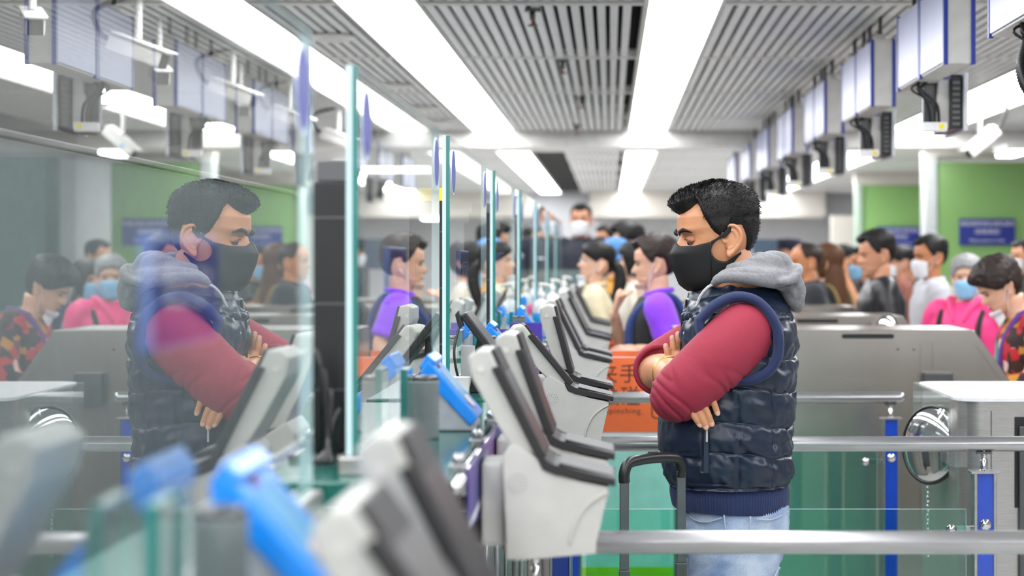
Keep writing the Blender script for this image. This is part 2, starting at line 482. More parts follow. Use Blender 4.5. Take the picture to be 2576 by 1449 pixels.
# ---- hanging sign boxes with monitors below, one pair for each lane
LANE = 1.79
rankw = ORD
si = 0
for kk in range(-1, 7):
    y0 = 6.40+LANE*kk
    for j in range(2):
        a = y0+0.525*j; b = a+0.515
        x0, x1, z0, z1 = 1.075, 1.174, HC+0.628, HC+0.902
        t = thing('hanging_sign', rankw[si]+' lilac-faced lane sign box with blue edges hanging on the right', 'sign', ((x0+x1)/2, (a+b)/2, z1), 'hanging lane sign boxes'); si += 1
        mk('case', bbox(x0+0.006, x1-0.006, a, b, z0, z1, 0.003), M_signgrey, t)
        mk('face', box(x0, x0+0.0055, a+0.02, b-0.02, z0+0.008, z1-0.008), M_lilac, t)
        mk('face', box(x1-0.0055, x1, a+0.02, b-0.02, z0+0.008, z1-0.008), M_lilac, t)
        for xa, xb in ((x0-0.002, x0+0.012), (x1-0.012, x1+0.002)):
            mk('edge_trim', box(xa, xb, a-0.004, a+0.019, z0-0.003, z1+0.002), M_trimblue, t)
            mk('edge_trim', box(xa, xb, b-0.019, b+0.004, z0-0.003, z1+0.002), M_trimblue, t)
        for yy in (a+0.09, b-0.09):
            mk('hanger', cyl((1.125, yy, z1-0.002), (1.125, yy, HCEIL+0.05), 0.009, 10), M_dsteel, t, True)
            mk('bracket', bbox(1.105, 1.145, yy-0.02, yy+0.02, z1, z1+0.03, 0.003), M_signgrey, t)
    if kk < 6:
        ym = y0+0.72
        xc = 1.20
        t = thing('monitor', rankw[kk+1]+' slim grey monitor with black cables hung below the right-hand signs', 'monitor', (xc, ym, HC+0.62), 'monitors under the lane signs')
        mk('bezel', bbox(xc+0.055, xc+0.072, ym-0.06, ym+0.36, HC+0.452, HC+0.662, 0.004), mat('monitor_silver', (196, 198, 202), 0.3, 0.3), t)
        mk('back_housing', bbox(xc+0.012, xc+0.054, ym-0.04, ym+0.34, HC+0.462, HC+0.655, 0.006), M_blk, t)
        hb_ = t.children[1]
        for v in range(8):
            mk('vent', box(xc+0.02, xc+0.046, ym-0.0425, ym-0.0405, HC+0.475+v*0.021, HC+0.484+v*0.021), M_dsteel, hb_)
        mk('bracket', bbox(xc-0.028, xc+0.0115, ym-0.02, ym+0.12, HC+0.465, HC+0.64, 0.003), M_signgrey, t)
        mk('arm', bbox(xc-0.075, xc-0.03, ym+0.02, ym+0.06, HC+0.47, HC+0.628, 0.004), M_dsteel, t)
        mk('connector_box', bbox(xc-0.085, xc-0.0, ym-0.05, ym-0.0, HC+0.452, HC+0.485, 0.004), M_paper, t)
        mk('label_sticker', box(xc-0.03, xc-0.012, ym-0.0525, ym-0.0505, HC+0.462, HC+0.478), M_yellow, t)
        for q, (dx, r_) in enumerate(((-0.07, 0.007), (-0.04, 0.006), (-0.055, 0.004))):
            P = catmull([(xc+dx-0.03, ym-0.03, HC+0.632), (xc+dx-0.035-0.02*q, ym-0.06, HC+0.60), (xc+dx, ym-0.05, HC+0.55), (xc+dx+0.012, ym-0.04, HC+0.475)], 6)
            mk('cable', tube(P, r_, 8), M_blk, t, True)
# black corrugated hose at the top right corner
P = catmull([(1.15, 5.42, HC+0.628), (1.13, 5.40, HC+0.57), (1.115, 5.38, HC+0.51), (1.13, 5.36, HC+0.455), (1.17, 5.34, HC+0.43)], 16)
R = [0.016+0.003*(i % 2) for i in range(len(P))]
tag(mk('cable_hose', tube(P, R, 12), M_blk, None, True), 'black corrugated hose hanging under the sign at the top right corner', 'hose')

# ---- surveillance cameras
def cctv(loc, d, label, s=1.0, hose=True, group='ceiling cameras'):
    """white bullet camera on a ceiling arm; d = pointing direction"""
    t = thing('security_camera', label, 'camera', loc, group)
    d = np.array(d, float); d /= np.linalg.norm(d); p = np.array(loc); up = np.array((0, 0, 1.0))
    sd = np.cross(d, up); sd /= np.linalg.norm(sd); u = np.cross(sd, d)
    def fr(VF): return [tuple(p+d*v[0]*s+sd*v[1]*s+u*v[2]*s) for v in VF[0]], VF[1]
    mk('housing', fr(bbox(-0.13, 0.11, -0.034, 0.034, -0.036, 0.03, 0.012, 3)), M_white, t, True)
    mk('sun_shield', fr(bbox(-0.12, 0.14, -0.042, 0.042, 0.032, 0.042, 0.004)), M_white, t)
    mk('lens_window', fr(bbox(0.1105, 0.116, -0.028, 0.028, -0.03, 0.024, 0.002)), M_screen, t)
    mk('badge', fr(box(0.02, 0.04, -0.0365, -0.0345, -0.012, 0.008)), mat('camera_badge_blue', (60, 150, 220), 0.4), t)
    b0 = p-d*0.02*s+u*0.043*s
    mk('arm', tube(catmull([b0, b0+up*0.05, (b0[0], b0[1], HCEIL+0.03)], 4), 0.014*s, 10), M_white, t, True)
    if hose:
        a = p-d*0.13*s
        P = catmull([a, a-d*0.05*s+up*0.02, a-d*0.07*s+up*0.10, b0+up*0.17], 8)
        mk('cable', tube(P, [0.010+0.0015*(i % 2) for i in range(len(P))], 8), M_blk, t, True)
for i, yy in enumerate((7.6, 9.5, 11.2, 13.2)):
    cctv((-1.80, yy, HC+0.79), (0.85, -0.25, -0.32), ORD[i]+' white bullet camera over the officer side of the booths', 1.0)
for i, yy in enumerate((6.4, 8.2, 10.0)):
    cctv((-1.86, yy, HC+0.76), (0.35, -0.9, -0.25), ORD[i]+' camera with its dark lens turned to the viewer, over the booths', 0.9, False)
cctv((2.24, 12.0, HC+0.70), (-0.75, -0.2, -0.62), 'white camera with looping black cable hung at the upper right', 1.0)

# ---- blue notice boards on the green walls, exit sign
def notice(x0, x1, y, z0, z1, label):
    t = thing('notice_board', label, 'sign', ((x0+x1)/2, y, z0))
    bd = mk('board', bbox(x0, x1, y-0.03, y-0.002, z0, z1, 0.004), M_navyplate, t)
    w_, h_ = x1-x0, z1-z0
    for txt, sz, zz in (('请按顺序排队候检通关', 0.165, 0.80), ('（旅客通道）', 0.165, 0.50), ('Please queue in order', 0.12, 0.18)):
        V, F = text_vf(txt, sz*h_*1.25)
        mk('lettering', ([((x0+x1)/2+v[0], y-0.032, z0+zz*h_+v[1]) for v in V], F), M_letter, bd)
notice(*[(v-VPX)*17/FPX for v in (2412, 2552)], 17.0, HC+(650-617)*17/FPX, HC+(650-550)*17/FPX, 'blue notice board with white writing on the nearer green wall')
notice(*[(v-VPX)*23/FPX for v in (2205, 2312)], 23.0, HC+(650-622)*23/FPX, HC+(650-570)*23/FPX, 'blue notice board with white writing on the farther green wall')
notice(3.62, 4.3, 22.98, HC+0.12, HC+0.40, 'blue notice board at the right end of the farther green wall')
# tall white 1 painted on the green wall gap
t = thing('exit_sign', 'green lit exit sign in the doorway recess right of the green wall', 'sign', (3.75, 18.55, HC+0.30))
mk('case', bbox(3.62, 3.88, 18.5, 18.56, HC+0.25, HC+0.36, 0.004), M_blk, t)
V, F = text_vf('EXIT', 0.1)
mk('lettering', ([(3.75+v[0], 18.495, HC+0.305+v[1]) for v in V], F), emit_mat('exit_green', (30, 255, 90), 3.0), t)
# blue-grey board and white counter on the far side
t = thing('display_board', 'slate blue board on legs behind the masked man, far hall', 'board', (1.45, 18.42, 0))
mk('panel', bbox(1.32, 1.58, 18.4, 18.45, HC-0.1, HC+0.18, 0.006), mat('slate_board', (72, 92, 112), 0.4), t)
for xx in (1.36, 1.54): mk('leg', box(xx-0.015, xx+0.015, 18.41, 18.44, 0, HC-0.1), M_dsteel, t)
t = thing('queue_counter', 'white counter with green front behind the queue on the right', 'counter', (1.7, 15.25, 0))
mk('top', bbox(1.3, 2.1, 15.0, 15.5, HC-0.33, HC-0.27, 0.008), mat('white_counter', (236, 234, 226), 0.25), t)
mk('front', box(1.35, 2.05, 15.05, 15.45, 0, HC-0.33), mat('dark_green_panel', (22, 78, 58), 0.4), t)
t = thing('queue_counter', 'grey counter beyond the pink jacket under the green wall', 'counter', (3.1, 16.4, 0))
mk('top', bbox(2.6, 3.9, 16.2, 16.7, HC-0.30, HC-0.24, 0.008), M_beige, t)
mk('front', box(2.65, 3.85, 16.25, 16.65, 0, HC-0.30), M_wallgrey, t)
# ================================================================== booths, panes, counter goods
GX = -0.355
panes = [(0.55, 2.37), (2.80, 4.13), (4.40, 5.70), (6.15, 7.42), (7.94, 9.25), (9.70, 11.0), (11.46, 12.8), (13.25, 14.5)]
def pane(i, y0, y1):
    t = thing('glass_screen', ORD[i]+' clear glass screen of the booth row, with round blue stickers', 'glass screen', (GX, (y0+y1)/2, HC-0.277), 'booth glass screens')
    V, F = box(GX-0.016, GX, y0, y1, HC-0.277, HC+0.272)
    # faces: bottom, top, near end, +x, far end, -x
    mk('pane', (V, F), [M_pane, M_edge, M_edgel], t, fm=[1, 2, 1, 0, 2, 0])
    mk('edge_strip', box(GX-0.0165, GX-0.0085, y0-0.0025, y0-0.0002, HC-0.277, HC+0.272), M_edgel, t)
    # round stickers near both ends
    for yc in (y0+0.09, y1-0.08):
        c = [(yc+0.052*math.cos(2*PI*k/36), HC+0.195+0.052*math.sin(2*PI*k/36)) for k in range(36)]
        rs = mk('round_sticker', prism(c, GX+0.0002, GX+0.0014, 'x'), mat('sticker_white_rim', (200, 210, 235), 0.3), t)
        c = [(yc+0.047*math.cos(2*PI*k/36), HC+0.195+0.047*math.sin(2*PI*k/36)) for k in range(36)]
        mk('sticker_face', prism(c, GX+0.0015, GX+0.0022, 'x'), mat('sticker_blue', (28, 40, 146), 0.4), rs)
    if i < 8:
        ym = y0+(1.07 if i == 0 else 0.56)
        npl = mk('name_plate', bevel(box(GX-0.030, GX-0.0175, ym, ym+0.27, HC-0.078, HC+0.02), 0.002, 1), mat('plate_rim', (120, 140, 200), 0.3), t)
        mk('plate_face', box(GX-0.0174, GX-0.0168, ym+0.008, ym+0.262, HC-0.072, HC+0.014), M_navyplate, npl)
        if i < 5:
            V, F = text_vf('请出示证件', 0.042)
            mk('plate_lettering', ([(GX-0.0166, ym+0.135+v[0], HC-0.028+v[1]) for v in V], F), M_letter, npl)
for i, (a, b) in enumerate(panes): pane(i, a, b)

def counter(i, y0, y1):
    t = thing('booth_counter', ORD[i]+' steel booth counter with green granite ledge in the left row', 'counter', (-0.6, (y0+y1)/2, 0), 'booth counters')
    zt = HC-0.305
    mk('body', bbox(-0.52, -0.262, y0, y1, 0.06, zt-0.034, 0.006), M_steel, t)
    mk('plinth', box(-0.51, -0.30, y0+0.02, y1-0.02, 0, 0.06), M_dsteel, t)
    mk('ledge', bbox(-0.53, -0.222, y0-0.02, y1+0.02, zt-0.033, zt, 0.004), M_granite, t)
    mk('desk_top', bbox(-1.0, -0.522, y0, y1, 0.88, 0.91, 0.004), mat('dark_desk', (56, 58, 60), 0.5), t)
    for yy in (y0+0.04, y1-0.08): mk('desk_leg', box(-0.99, -0.94, yy, yy+0.04, 0, 0.88), M_dsteel, t)
    mk('glass_channel', bbox(GX-0.026, GX+0.010, y0+0.04, y1-0.04, zt, zt+0.027, 0.003), M_steel, t)
    # framed end panel facing the viewer
    mk('end_panel', box(-0.50, -0.28, y0-0.006, y0-0.001, 0.5, zt-0.045), M_steelw, t)
    for (xa, xb, za, zb) in ((-0.515, -0.27, zt-0.045, zt-0.034), (-0.515, -0.495, 0.5, zt-0.045), (-0.29, -0.27, 0.5, zt-0.045)):
        mk('end_frame', box(xa, xb, y0-0.012, y0-0.001, za, zb), M_signgrey, t)
    # front rail with clamps
    mk('front_rail', cyl((-0.214, y0, zt-0.012), (-0.214, y1, zt-0.012), 0.008, 12), M_chrome, t, True)
    for q in range(4):
        yy = y0+0.12+q*(y1-y0-0.24)/3
        mk('clamp', bbox(-0.232, -0.2065, yy-0.012, yy+0.012, zt-0.036, zt+0.010, 0.004), M_rail, t)
        mk('clamp_knob', ell((-0.218, yy, zt+0.016), (0.011, 0.011, 0.009), 12, 8), M_rail, t, True)
        mk('stanchion', cyl((-0.254, yy, 0.4), (-0.254, yy, zt-0.036), 0.006, 10), M_rail, t, True)
    return t
for i, (a, b) in enumerate(panes): counter(i, a-0.06, b+0.06)

# banner hung below the rail of each counter
def banner(i, y0, y1):
    zt = HC-0.302
    t = thing('banner', ORD[i]+' blue and violet banner with a white swoosh on the counter front', 'banner', (-0.204, (y0+y1)/2, zt), 'counter front banners')
    n = 24
    mk('cloth', box(-0.2055, -0.2025, y0, y1, zt-0.095, zt), BANNER, t)
    V = []; F = []
    for k in range(n+1):
        s = k/n; y = y0+(y1-y0)*s; z = zt-0.045-0.035*(1-s)**1.6
        V += [(-0.2022, y, z), (-0.2022, y, z-0.012)]
        if k: F.append((2*k-2, 2*k-1, 2*k+1, 2*k))
    mk('swoosh', (V, F), M_letter, t)
    for txt, sz, zz, yy in (('机读区', 0.030, -0.022, 0.78), ('边检站', 0.010, -0.040, 0.78), ('旅客通道', 0.030, -0.028, 0.3)):
        V, F = text_vf(txt, sz)
        mk('lettering', ([(-0.2021, y0+(y1-y0)*yy+v[0], zt+zz+v[1]) for v in V], F), M_letter, t)
m = bpy.data.materials.new('banner_print'); m.use_nodes = True; nt = m.node_tree; b = nt.nodes['Principled BSDF']
tc = nt.nodes.new('ShaderNodeTexCoord'); nz = nt.nodes.new('ShaderNodeTexNoise'); nz.inputs['Scale'].default_value = 3.5
rp = nt.nodes.new('ShaderNodeValToRGB'); e = rp.color_ramp.elements; e[0].position = 0.35; e[0].color = lin((34, 52, 140)); e[1].position = 0.65; e[1].color = lin((104, 48, 130))
nt.links.new(tc.outputs['Object'], nz.inputs['Vector']); nt.links.new(nz.outputs['Fac'], rp.inputs[0]); nt.links.new(rp.outputs[0], b.inputs['Base Color'])
b.inputs['Roughness'].default_value = 0.35; BANNER = m
for i, (a, b_) in enumerate(panes[:5]): banner(i, a+0.05, b_-0.02)

# ---- fingerprint kiosks on the counter front, two for each booth
def kiosk(i, y, tilt=0.0, yaw=0.0, paper=False, dx=0.0, dz=0.0):
    zc = HC
    t = thing('fingerprint_kiosk', ORD[i]+' pale grey fingerprint kiosk with tilted screen and shelf on the booth front', 'kiosk', (-0.12, y+0.09, HC-0.46), 'fingerprint kiosks along the booths')
    W = 0.17
    def Pz(poly): return [(a, zc+b) for a, b in poly]
    body = [(-0.165,-0.303),(-0.159,-0.462),(-0.023,-0.451),(-0.024,-0.429),(-0.003,-0.362),(-0.003,-0.350),(-0.086,-0.334),(-0.104,-0.326),(-0.110,-0.306),(-0.150,-0.283)]
    mk('body', bevel(prism(Pz(body), y, y+W), 0.004, 2), M_kgrey, t)
    sh = [(0.008,-0.337),(0.008,-0.349),(-0.084,-0.331),(-0.1035,-0.3235),(-0.111,-0.307),(-0.104,-0.303),(-0.087,-0.317)]
    st_ = mk('shelf_trim', bevel(prism(Pz(sh), y-0.004, y+W+0.004), 0.002, 1), M_kblack, t)
    pl = [(0.004,-0.3365),(-0.078,-0.3165),(-0.078,-0.3145),(0.004,-0.3345)]
    mk('finger_platen', prism(Pz(pl), y+0.02, y+W-0.02), mat('platen_pale', (84, 84, 86), 0.6), st_)
    # arched rib on both cheeks
    for ys in (y-0.0015, y+W+0.0015):
        P = catmull([(-0.062, ys, zc-0.437), (-0.056, ys, zc-0.412), (-0.042, ys, zc-0.385), (-0.02, ys, zc-0.366), (-0.004, ys, zc-0.358)], 5)
        mk('cheek_rib', tube(P, 0.0028, 8), M_kgrey, t, True)
    mk('base_lip', prism(Pz([(-0.022,-0.4295),(-0.022,-0.4510),(-0.150,-0.4620),(-0.06,-0.4335)]), y-0.002, y+W+0.002), M_kgrey, t)
    # speaker holes on the near cheek
    for r_, n_ in ((0.005, 6), (0.010, 11), (0.0145, 16)):
        for k in range(n_):
            a = 2*PI*k/n_; xx, zz = -0.142+r_*math.cos(a), zc-0.345+r_*math.sin(a)
            c = [(xx+0.0009*math.cos(2*PI*q/6), zz+0.0009*math.sin(2*PI*q/6)) for q in range(6)]
            mk('speaker_hole', prism(c, y-0.0008, y-0.0001), M_blk, t)
    # head: housing, bezel, screen, turned by tilt around the hinge
    hx, hz = -0.10, zc-0.305
    ct, st = math.cos(tilt), math.sin(tilt); cy_, sy_ = math.cos(yaw), math.sin(yaw)
    def rot(VF):
        o = []
        for X, Y, Z in VF[0]:
            dx, dz = X-hx, Z-hz; X2, Z2 = hx+dx*ct-dz*st, hz+dx*st+dz*ct
            dy = Y-(y+W/2); X3 = hx+(X2-hx)*cy_-dy*sy_; Y3 = y+W/2+(X2-hx)*sy_+dy*cy_
            o.append((X3, Y3, Z2))
        return o, VF[1]
    hp = [(-0.184,-0.141),(-0.203,-0.140),(-0.219,-0.152),(-0.213,-0.183),(-0.172,-0.255),(-0.148,-0.296),(-0.112,-0.302)]
    mk('head_housing', rot(bevel(prism(Pz(hp), y+0.006, y+W-0.006), 0.005, 2)), M_kgrey, t)
    bz = [(-0.168,-0.164),(-0.182,-0.168),(-0.111,-0.309),(-0.097,-0.303)]
    bz_ = mk('bezel', rot(bevel(prism(Pz(bz), y-0.004, y+W+0.004), 0.003, 2)), M_kblack, t)
    cm = [(-0.178,-0.139),(-0.190,-0.144),(-0.172,-0.181),(-0.160,-0.176)]
    mk('camera_bar', rot(bevel(prism(Pz(cm), y+0.012, y+W-0.012), 0.003, 2)), M_kblack, t)
    scn = [(-0.1635,-0.170),(-0.1645,-0.1705),(-0.1005,-0.2985),(-0.0995,-0.298)]
    mk('screen', rot(prism(Pz(scn), y+0.008, y+W-0.008)), M_screen, bz_)
    c = [(-0.198+0.005*math.cos(2*PI*q/16), zc-0.170+0.005*math.sin(2*PI*q/16)) for q in range(16)]
    mk('screw_cap', rot(prism(c, y+0.0035, y+0.0062)), M_signgrey, t)
    mk('mount', bbox(-0.199, -0.164, y+0.03, y+W-0.03, zc-0.445, zc-0.315, 0.006), M_kgrey, t)
    mk('mount_arm', bbox(-0.262, -0.1995, y+0.05, y+W-0.05, zc-0.442, zc-0.402, 0.004), M_blk, t)
    if paper:
        mk('instruction_sheet', rot(prism(Pz([(-0.158,-0.176),(-0.160,-0.177),(-0.098,-0.301),(-0.096,-0.300)]), y+0.03, y+W-0.01)), mat('mottled_sheet', (128, 124, 118), 0.6, scale=60, var=0.35), t)
    t.location.x += dx; t.location.z += dz
kz = [1.42, 1.70, 3.04, 3.44, 4.85, 5.28, 6.62, 7.02, 8.41, 8.81, 10.2, 10.6]
for i, z in enumerate(kz):
    kiosk(i, z, tilt={4: 0.22, 5: -0.20, 3: -0.12, 0: 0.16}.get(i, 0.0), yaw={4: 0.10}.get(i, 0.0), paper=(i == 4), dx=0.025 if i == 0 else 0.0, dz={0: -0.022, 1: -0.012}.get(i, 0.0))

# ---- document scanners with sky-blue covers
def scanner(i, y):
    zc = HC
    t = thing('document_scanner', ORD[i]+' grey wedge document scanner with sky-blue cover on the ledge', 'scanner', (-0.29, y+0.07, HC-0.305), 'document scanners on the ledge')
    W = 0.14
    def Pz(poly): return [(a, zc+b) for a, b in poly]
    mk('body', bevel(prism(Pz([(-0.334,-0.304),(-0.334,-0.205),(-0.318,-0.197),(-0.238,-0.294),(-0.238,-0.304)]), y, y+W), 0.004), mat('scanner_grey', (172, 176, 182), 0.4, var=0.12, scale=30), t)
    cv = mk('cover', bevel(prism(Pz([(-0.336,-0.201),(-0.320,-0.178),(-0.232,-0.280),(-0.246,-0.296)]), y-0.006, y+W+0.006), 0.004), M_bluep, t)
    mk('cover_lip', bevel(prism(Pz([(-0.337,-0.192),(-0.322,-0.168),(-0.305,-0.182),(-0.318,-0.199)]), y-0.005, y+W+0.005), 0.004), M_bluep, t)
    mk('scan_glass', prism(Pz([(-0.300,-0.2005),(-0.2995,-0.200),(-0.2485,-0.2590),(-0.249,-0.2595)]), y+0.02, y+W-0.02), mat('scan_window', (120, 185, 232), 0.1), cv)
    mk('status_light', prism(Pz([(-0.309,-0.189),(-0.308,-0.188),(-0.303,-0.194),(-0.304,-0.195)]), y+0.04, y+0.07), mat('dark_red_lens', (110, 40, 44), 0.2), cv)
    mk('sticker', prism(Pz([(-0.2605,-0.2455),(-0.260,-0.245),(-0.2435,-0.264),(-0.244,-0.2645)]), y+0.045, y+0.095), mat('pale_sticker', (206, 180, 186), 0.5), cv)
for i, z in enumerate([1.66, 3.50, 5.30, 7.08, 8.9, 10.7]): scanner(i, z)
# short glass fins beside the scanners, dark cylinder readers
for i, z in enumerate([1.45, 3.22, 4.95, 6.7]):
    t = thing('glass_fin', ORD[i]+' short upright glass fin with teal edge on the ledge', 'glass fin', (-0.30, z, HC-0.305), 'ledge glass fins')
    V, F = box(-0.340, -0.329, z, z+0.09, HC-0.292, HC-0.18)
    mk('sheet', (V, F), [M_pane, M_edge], t, fm=[1, 1, 1, 0, 1, 0])
    mk('foot', bbox(-0.343, -0.326, z+0.01, z+0.08, HC-0.305, HC-0.2922, 0.002), M_rail, t)
    t = thing('stamp_drum', ORD[i]+' dark ribbed cylinder standing on the ledge beside a scanner', 'cylinder', (-0.31, z+0.14, HC-0.305), 'ledge cylinders')
    P = [(-0.312, z+0.14, HC-0.305+0.1*k/20) for k in range(21)]
    mk('drum', tube(P, [0.022+0.0015*(k % 2) for k in range(21)], 20), mat('smoky_drum', (118, 126, 128), 0.25), t, True)
    mk('cap', tube([(-0.312, z+0.14, HC-0.205), (-0.312, z+0.14, HC-0.198)], [0.023, 0.018], 20), M_dsteel, t, True)
# ---- black tablet on a clamp beside the second pane
def slant(poly, y0, y1): return prism([(a, HC+b) for a, b in poly], y0, y1)
t = thing('tablet', 'black tablet on a clamp leaning on the ledge before the masked man', 'tablet', (-0.28, 4.5, HC-0.30))
mk('case', bevel(slant([(-0.336,-0.128),(-0.322,-0.120),(-0.213,-0.262),(-0.226,-0.272)], 4.42, 4.62), 0.003), M_blk, t)
mk('glass', slant([(-0.3215,-0.1215),(-0.3208,-0.1207),(-0.2145,-0.2592),(-0.2152,-0.260)], 4.43, 4.61), M_screen, t)
mk('clip', bevel(slant([(-0.345,-0.125),(-0.337,-0.115),(-0.326,-0.150),(-0.336,-0.158)], 4.415, 4.45), 0.002), M_blk, t)
mk('stand', bevel(slant([(-0.318,-0.305),(-0.318,-0.295),(-0.30,-0.17),(-0.29,-0.18),(-0.29,-0.305)], 4.50, 4.54), 0.003), M_blk, t)
P = catmull([(-0.335, 4.42, HC-0.15), (-0.345, 4.40, HC-0.2), (-0.34, 4.40, HC-0.25), (-0.325, 4.42, HC-0.303)], 6)
mk('cable', tube(P, 0.003, 8), M_blk, t, True)
# printed label plate, white cup
tag(mk('label_plate', bbox(-0.35, -0.318, 4.66, 4.668, HC-0.30, HC-0.205, 0.001), M_paper), 'small white printed label plate standing behind the tablet', 'label')
V, F = [], []
def lathe(x, y, z, prof, n=24):
    return loft([ring(x, y, z+h, r, r, n) for r, h in prof])
tag(mk('paper_cup', lathe(-0.327, 4.34, HC-0.305, [(0.016, 0), (0.017, 0.006), (0.021, 0.045), (0.022, 0.046), (0.019, 0.044), (0.015, 0.008)]), M_paper, None, True), 'small white paper cup on the ledge by the pane edge', 'cup')
# ---- sanitiser pump bottles farther along the ledge
for i, (x, y, c, lb) in enumerate([(-0.29, 8.35, (40, 160, 240), 'blue'), (-0.29, 9.95, (240, 90, 160), 'pink'), (-0.27, 11.65, (245, 120, 175), 'rose')]):
    t = thing('pump_bottle', 'white pump bottle of hand gel with '+lb+' label on the far ledge', 'bottle', (x, y, HC-0.305), 'pump bottles')
    mk('bottle', lathe(x, y, HC-0.305, [(0.03, 0), (0.036, 0.006), (0.036, 0.10), (0.030, 0.12), (0.014, 0.132), (0.013, 0.14)]), mat('bottle_white', (240, 242, 246), 0.3), t, True)
    mk('label_band', lathe(x, y, HC-0.305, [(0.0362, 0.025), (0.0372, 0.026), (0.0372, 0.075), (0.0362, 0.076)]), mat('label_'+lb, c, 0.4), t, True)
    mk('pump_collar', lathe(x, y, HC-0.165, [(0.015, 0), (0.016, 0.004), (0.016, 0.022), (0.008, 0.026), (0.006, 0.05)]), M_white, t, True)
    mk('pump_nozzle', tube(catmull([(x-0.008, y, HC-0.112), (x+0.01, y, HC-0.110), (x+0.035, y, HC-0.114), (x+0.042, y, HC-0.124)], 4), [0.010, 0.008, 0.006, 0.004], 10), M_white, t, True)
# small violet card stands
for i, (x, y) in enumerate([(-0.262, 6.2), (-0.29, 5.62)]):
    t = thing('card_stand', ORD[i]+' small violet card stand on the ledge', 'card', (x, y, HC-0.305))
    mk('card', bbox(x-0.05, x+0.05, y, y+0.006, HC-0.30, HC-0.20, 0.002), mat('violet_card', (66, 44, 150), 0.4), t)
    mk('foot', bbox(x-0.052, x+0.052, y-0.02, y+0.02, HC-0.305, HC-0.298, 0.002), M_acryl, t)

# ---- officer side: tall black monitors, columns, desks
mons = [(p0+0.2, -0.452, -0.383, zu, -0.305) for (p0, p1), zu in zip(panes[1:6], (.117, .133, .146, .15, .15))]
for i, (y, x0, x1, zu, zd) in enumerate(mons):
    t = thing('booth_monitor', ORD[i]+' tall black equipment column standing inside the booth', 'monitor', ((x0+x1)/2, y, HC+zd), 'black booth columns')
    zb = HC-0.305
    mk('column', bbox(x0, x1, y, y+0.06, zb+0.0125, HC+zu, 0.004), M_blk, t)
    mk('side_unit', bbox(x0-0.02, x1-0.02, y+0.063, y+0.16, zb+0.0125, HC+zu-0.03, 0.004), M_blk, t)
    for q in range(3):
        mk('band', box(x0-0.001, x1+0.001, y-0.002, y+0.062, HC-0.2+0.13*q, HC-0.197+0.13*q), M_dsteel, t)
    for q in range(22):
        mk('vent', box(x1+0.0002, x1+0.002, y+0.006, y+0.054, HC-0.25+q*0.02, HC-0.242+q*0.02), M_dsteel, t)
    mk('top_tape', box(x0+0.01, x1+0.0005, y-0.001, y+0.061, HC+zu+0.0005, HC+zu+0.03), M_yellow if i == 1 else M_dsteel, t)
    mk('foot', bbox(x0-0.03, x1, y-0.03, y+0.12, zb-0.0, zb+0.012, 0.003), M_dsteel, t)
    # cable tangle
    t2 = thing('cable_bundle', ORD[i]+' tangle of black cables at the foot of a booth column', 'cables', (x1-0.03, y-0.1, zb), 'booth cables')
    for q in range(4):
        P = catmull([(x1-0.03-0.01*q, y-0.036, zb+0.012), (x1-0.02-0.01*q, y-0.05-0.01*q, zb+0.08+0.03*q), (x1-0.03, y-0.09, zb+0.04), (x1-0.01*q-0.02, y-0.12, zb+0.006)], 6)
        mk('cable', tube(P, 0.004, 8), M_blk, t2, True)
# dark panel added behind the booths to cut brightness seen through the glass
t = thing('added_backdrop', 'long dark backdrop added behind the nearest booths to darken the view through the glass', 'backdrop', (-1.12, 5.4, 0))
mk('panel', bbox(-1.135, -1.105, 2.6, 8.19, 0.08, HC+0.22, 0.004), mat('slate_backdrop', (112, 122, 124), 0.6), t)
for q in range(4):
    ya = 2.6+q*1.4
    mk('foot', bbox(-1.25, -0.99, ya+0.66, ya+0.72, 0, 0.08, 0.004), M_dsteel, t)
mk('top_rail', bbox(-1.14, -1.10, 2.6, 8.19, HC+0.2205, HC+0.235, 0.003), M_dsteel, t)
# ================================================================== lane barriers
RZ = HC-0.49
lanes_y = [3.43, 5.25, 7.0]
def post(t, x, y):
    zc = HC-0.563
    t = mk('post', box(x-0.021, x+0.021, y-0.020, y+0.020, 0.0, zc-0.004), M_blue, t)
    for s in (-1, 1):
        mk('post_strip', bbox(x+s*0.0255-0.0045, x+s*0.0255+0.0045, y-0.024, y+0.024, 0.0, zc-0.004, 0.002), M_rail, t)
    mk('post_cap', bbox(x-0.038, x+0.038, y-0.028, y+0.028, zc-0.004, zc+0.003, 0.002), M_rail, t)
    mk('post_pin', tube([(x, y, zc+0.003), (x, y, zc+0.008), (x, y, zc+0.032), (x, y, zc+0.036), (x, y, zc+0.04), (x, y, RZ-0.018)], [0.0105, 0.0105, 0.0105, 0.006, 0.008, 0.008], 16), M_chrome, t, True)
    mk('saddle', bbox(x-0.02, x+0.02, y-0.012, y+0.012, RZ-0.026, RZ-0.0205, 0.001), M_dsteel, t)
    mk('post_bolt', cyl((x, y-0.0255, HC-0.70), (x, y-0.0205, HC-0.70), 0.0145, 24), M_chrome, t, True)
    mk('post_foot', tube([(x, y, 0), (x, y, 0.012), (x, y, 0.02)], [0.06, 0.06, 0.035], 24), M_rail, t, True)
